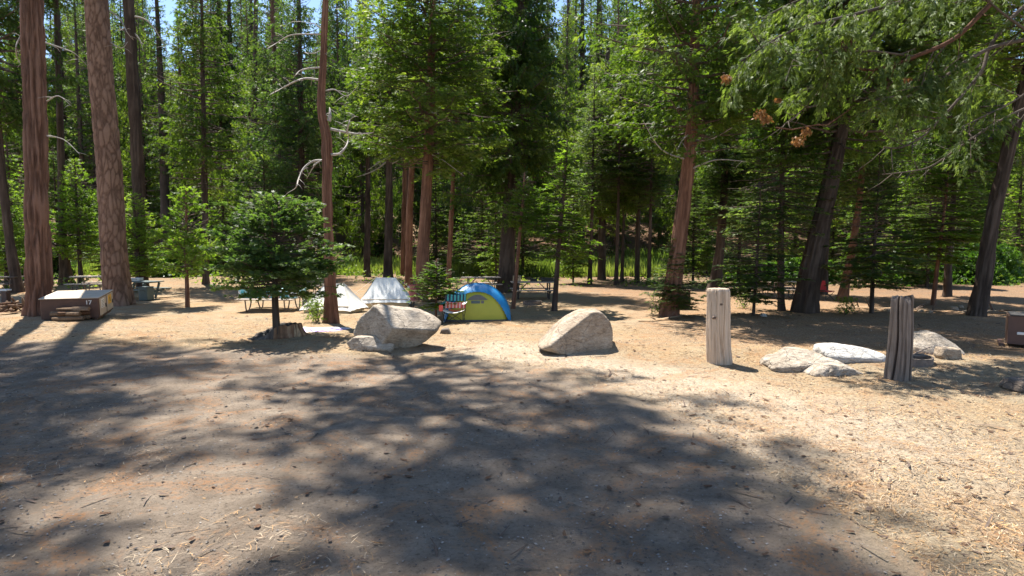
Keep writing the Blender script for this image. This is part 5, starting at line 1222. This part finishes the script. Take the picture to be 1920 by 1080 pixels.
# ------------------------------------------------------------------ camp chairs
def stripes(name, cols, freq, axis=0):
    m, t, b = mat_new(name); sep = N(t, 'ShaderNodeSeparateXYZ'); L(t, coords(t), sep.inputs[0])
    v = math_n(t, 'FRACT', math_n(t, 'MULTIPLY', math_n(t, 'ADD', sep.outputs[axis], 5.0), freq))
    L(t, ramp(t, v, [(k / len(cols), c) for k, c in enumerate(cols)], 'CONSTANT'), b.inputs['Base Color']); b.inputs['Roughness'].default_value = .8; return m
M['stripe_teal'] = stripes('stripe_teal', [(.06, .34, .36), (.02, .035, .07)], 9.5)
M['stripe_coral'] = stripes('stripe_coral', [(.62, .10, .08), (.72, .42, .38)], 9.5)
def camp_chair():
    b = at(851, 607); t = thing('camp_chair', 'folding camp chair with teal and coral striped back in front of the dome tent', 'camp chair', b, math.radians(-6))
    W_, S = .31, .40
    for (p, q) in [((-W_, -.24, 0), (W_, -.22, S)), ((W_, -.24, 0), (-W_, -.22, S)), ((-W_, .24, 0), (W_, .22, S)), ((W_, .24, 0), (-W_, .22, S)), ((-W_, -.24, 0), (-W_, .24, S)), ((-W_, .24, 0), (-W_, -.24, S)), ((W_, -.24, 0), (W_, .24, S)), ((W_, .24, 0), (W_, -.24, S))]:
        mb = MB(); mb.tube([p, q], .009, 6); mb.build('leg', M['black_tube'], t)
    for s in (-1, 1):
        mb = MB(); mb.tube([(s * W_, .2, S - .04), (s * W_ * 1.04, .30, .86)], .009, 6); mb.build('back_post', M['black_tube'], t)
        mb = MB(); mb.tube([(s * W_, -.22, .02), (s * W_ * 1.02, -.24, .60)], .009, 6); mb.build('arm_post', M['black_tube'], t)
        MB().grid(lambda u, v: (s * W_ * 1.03 + (v - .5) * .09, -.26 + u * .52, .615 + .03 * u - .02 * math.sin(u * 3.14)), 10, 3).build('armrest', M['cloth_white' if s > 0 else 'teal'], t)
    back = lambda z0, z1: (lambda u, v: ((u - .5) * 2 * W_ * 1.0, .22 + (z0 + (z1 - z0) * v - .4) * .18 + .05 * math.sin(u * math.pi), z0 + (z1 - z0) * v - .03 * math.sin(u * math.pi) * v))
    MB().grid(back(.655, .87), 24, 6).build('back_upper', M['stripe_teal'], t, True)
    MB().grid(back(.44, .64), 24, 6).build('back_lower', M['stripe_coral'], t, True)
    MB().grid(lambda u, v: ((u - .5) * 2 * W_, -.24 + v * .46, S + .01 - .07 * math.sin(u * math.pi)), 20, 8).build('seat', M['cloth_white'], t, True)
    MB().grid(lambda u, v: ((u - .5) * 1.2 * W_, .10 + v * .10, S - .0 + .04 * v - .05 * math.sin(u * math.pi)), 12, 3).build('seat_edge', M['orange'], t, True)
    # pouch on the left arm
    MB().grid(lambda u, v: (-W_ * 1.08 + .06 * math.cos(u * 6.283) * (1 - .3 * (v - .5) ** 2), -.24 + .06 * math.sin(u * 6.283), .40 + .18 * v), 16, 4).build('pouch', M['coral'], t, True)
camp_chair()
def red_chair():
    b = at(1548, 563); t = thing('camp_chair', 'small red folding chair far back beside the thickest leaning trunk', 'camp chair', b, .4)
    for (p, q) in [((-.27, -.22, 0), (.27, -.2, .4)), ((.27, -.22, 0), (-.27, -.2, .4)), ((-.27, .22, 0), (-.27, .3, .84)), ((.27, .22, 0), (.27, .3, .84))]:
        mb = MB(); mb.tube([p, q], .012, 5); mb.build('leg', M['black_tube'], t)
    MB().grid(lambda u, v: ((u - .5) * .54, .2 + v * .08 + .04 * math.sin(u * 3.14), .42 + .40 * v), 8, 4).build('backrest', M['red'], t, True)
    MB().grid(lambda u, v: ((u - .5) * .54, -.22 + v * .44, .41 - .05 * math.sin(u * 3.14)), 8, 4).build('seat', M['red'], t, True)
red_chair()
def folded_chair():
    b = at(774, 583); t = thing('folded_chair', 'folded pink camp chair standing upright beside the fir sapling', 'folded chair', b)
    MB().grid(lambda u, v: (math.cos(u * 6.283) * (.10 + .05 * v - .02 * math.sin(v * 9)), math.sin(u * 6.283) * .09, .36 + v * .58), 16, 10).build('folded_cloth', M['dusty_pink'], t, True)
    for k in range(5):
        a = k * 1.256; mb = MB(); mb.tube([(math.cos(a) * .09, math.sin(a) * .07, 0), (math.cos(a) * .05, math.sin(a) * .05, .5), (math.cos(a) * .09, math.sin(a) * .06, .97)], .014, 6); mb.build('leg', M['black_tube'], t)
    mb = MB(); mb.box((-.13, -.05, .84), (.07, .05, .09), bev=.01); mb.build('end_cap', M['cloth_white'], t)
folded_chair()
# purple mat
def rug():
    m = stripes('rug_stripe', [(.66, .62, .68), (.30, .22, .50), (.52, .45, .66), (.30, .22, .50), (.70, .67, .70)], .9, 1); a = at(612, 620)
    o = MB().grid(lambda u, v: ((u - .5) * 1.75, (v - .5) * 1.05, .02 + .012 * math.sin(u * 9) * math.cos(v * 4)), 24, 12).build('ground_mat', m, None, True)
    o.location = a; o.rotation_euler = (0, 0, math.radians(-6)); tag(o, 'purple and white striped mat spread on the dirt left of the large boulder', 'mat')
    md = o.modifiers.new('thickness', 'SOLIDIFY'); md.thickness = .012
rug()
# ------------------------------------------------------------------ fire rings and grills
def fire_ring(px, py, r, h, label, handle=True):
    b = at(px, py); t = thing('fire_ring', label, 'fire ring', b)
    mb = MB(); n = 40
    for i in range(n):
        a0, a1 = 6.2832 * i / n, 6.2832 * (i + 1) / n; c0, s0, c1, s1 = math.cos(a0), math.sin(a0), math.cos(a1), math.sin(a1); q = r - .012
        mb.quad((c0 * r, s0 * r, -.05), (c1 * r, s1 * r, -.05), (c1 * r, s1 * r, h), (c0 * r, s0 * r, h)); mb.quad((c1 * q, s1 * q, -.05), (c0 * q, s0 * q, -.05), (c0 * q, s0 * q, h), (c1 * q, s1 * q, h))
        mb.quad((c0 * r * 1.02, s0 * r * 1.02, h), (c1 * r * 1.02, s1 * r * 1.02, h), (c1 * q * .96, s1 * q * .96, h), (c0 * q * .96, s0 * q * .96, h))
    mb.build('ring', M['rust_steel'], t)
    MB().grid(lambda u, v: (math.cos(u * 6.283) * v * r * .97, math.sin(u * 6.283) * v * r * .97, .02 + .03 * (1 - v) + .01 * math.sin(u * 30) * v), 24, 5).build('ash', M['char'], t, True)
    for k in range(6):
        y = -.12 + k * .05; mb = MB(); mb.tube([(-r * .2, y * 1, h + .02), (r * .86, y, h + .02)], .006, 5); mb.build('grate_bar', M['steel'], t)
    if handle:
        mb = MB(); mb.tube([(-r * .2, -.13, h + .02), (-r * .2, .14, h + .02)], .012, 6); mb.tube([(-r * .2, 0, h + .02), (-r * .15, 0, h + .16)], .012, 6); mb.build('grate_frame', M['steel'], t)
        mb = MB(); mb.tube([(r * .1, 0, h + .03), (r * 1.25, .15, h + .14)], .010, 6); mb.build('handle', M['rust_steel'], t)
    return t
fire_ring(1708, 678, .34, .10, 'iron fire ring with grate just right of the split grey post')
fire_ring(998, 571, .37, .14, 'round iron fire ring in front of the dark picnic table', False)
def pedestal(px, py, label):
    b = at(px, py); t = thing('pedestal_grill', label, 'grill', b)
    mb = MB(); mb.box((0, 0, .26), (.22, .22, .62), bev=.01); mb.build('pedestal', M['box_brown'], t)
    mb = MB(); mb.box((0, 0, .60), (.28, .26, .07), bev=.01); mb.build('top_plate', M['sign_white'], t)
    mb = MB(); mb.tube([(.15, -.1, .52), (.24, -.14, .52)], .012, 6); mb.build('handle', M['steel'], t)
pedestal(12, 572, 'brown pedestal with a white top at the left edge behind the wood pile')
# small plants
def small_plant(px, py, s, lab, mt='cedar_leaf', k=0):
    b = G(px, py); t = thing('small_plant', lab, 'plant', b, R.random() * 6)
    rng = np.random.RandomState(int(px)); n = 260; a = rng.rand(n) * 6.28; q = rng.rand(n); z = rng.rand(n)
    p = np.stack([np.cos(a) * q * .4 * s, np.sin(a) * q * .4 * s, z * .6 * s + .05], -1)
    V, Fq, tn = sprays(p, rng.rand(n, 3) - .5, rng.rand(n, 3) - .5 + np.array([0, 0, .4]), .09, .018, rng, 4, .5)
    obj('leaves', mesh_np('leaves', V, Fq, M[mt], False, {'tone': tn}), t)
    for i in range(9):
        a = i * .7; mb = MB(); mb.tube([(0, 0, -.03), (math.cos(a) * .16 * s, math.sin(a) * .16 * s, .3 * s), (math.cos(a) * .38 * s, math.sin(a) * .38 * s, .6 * s)], [.008, .006, .003], 4); mb.build('stem', M['twig'], t)
small_plant(594, 604, .9, 'bushy little plant at the left foot of the bent bare trunk', 'cedar_leaf')
small_plant(588, 590, 1.1, 'green sprig before the teal and orange bag', 'fir_leaf')
small_plant(1238, 590, 1.2, 'low green seedling left of the low dark fir', 'fir_leaf')
small_plant(1395, 578, 1.3, 'low leafy seedling right behind the pale post', 'fir_leaf')
small_plant(1586, 590, .9, 'low fir seedling at the base of the reddish flared trunk', 'sapling_leaf')
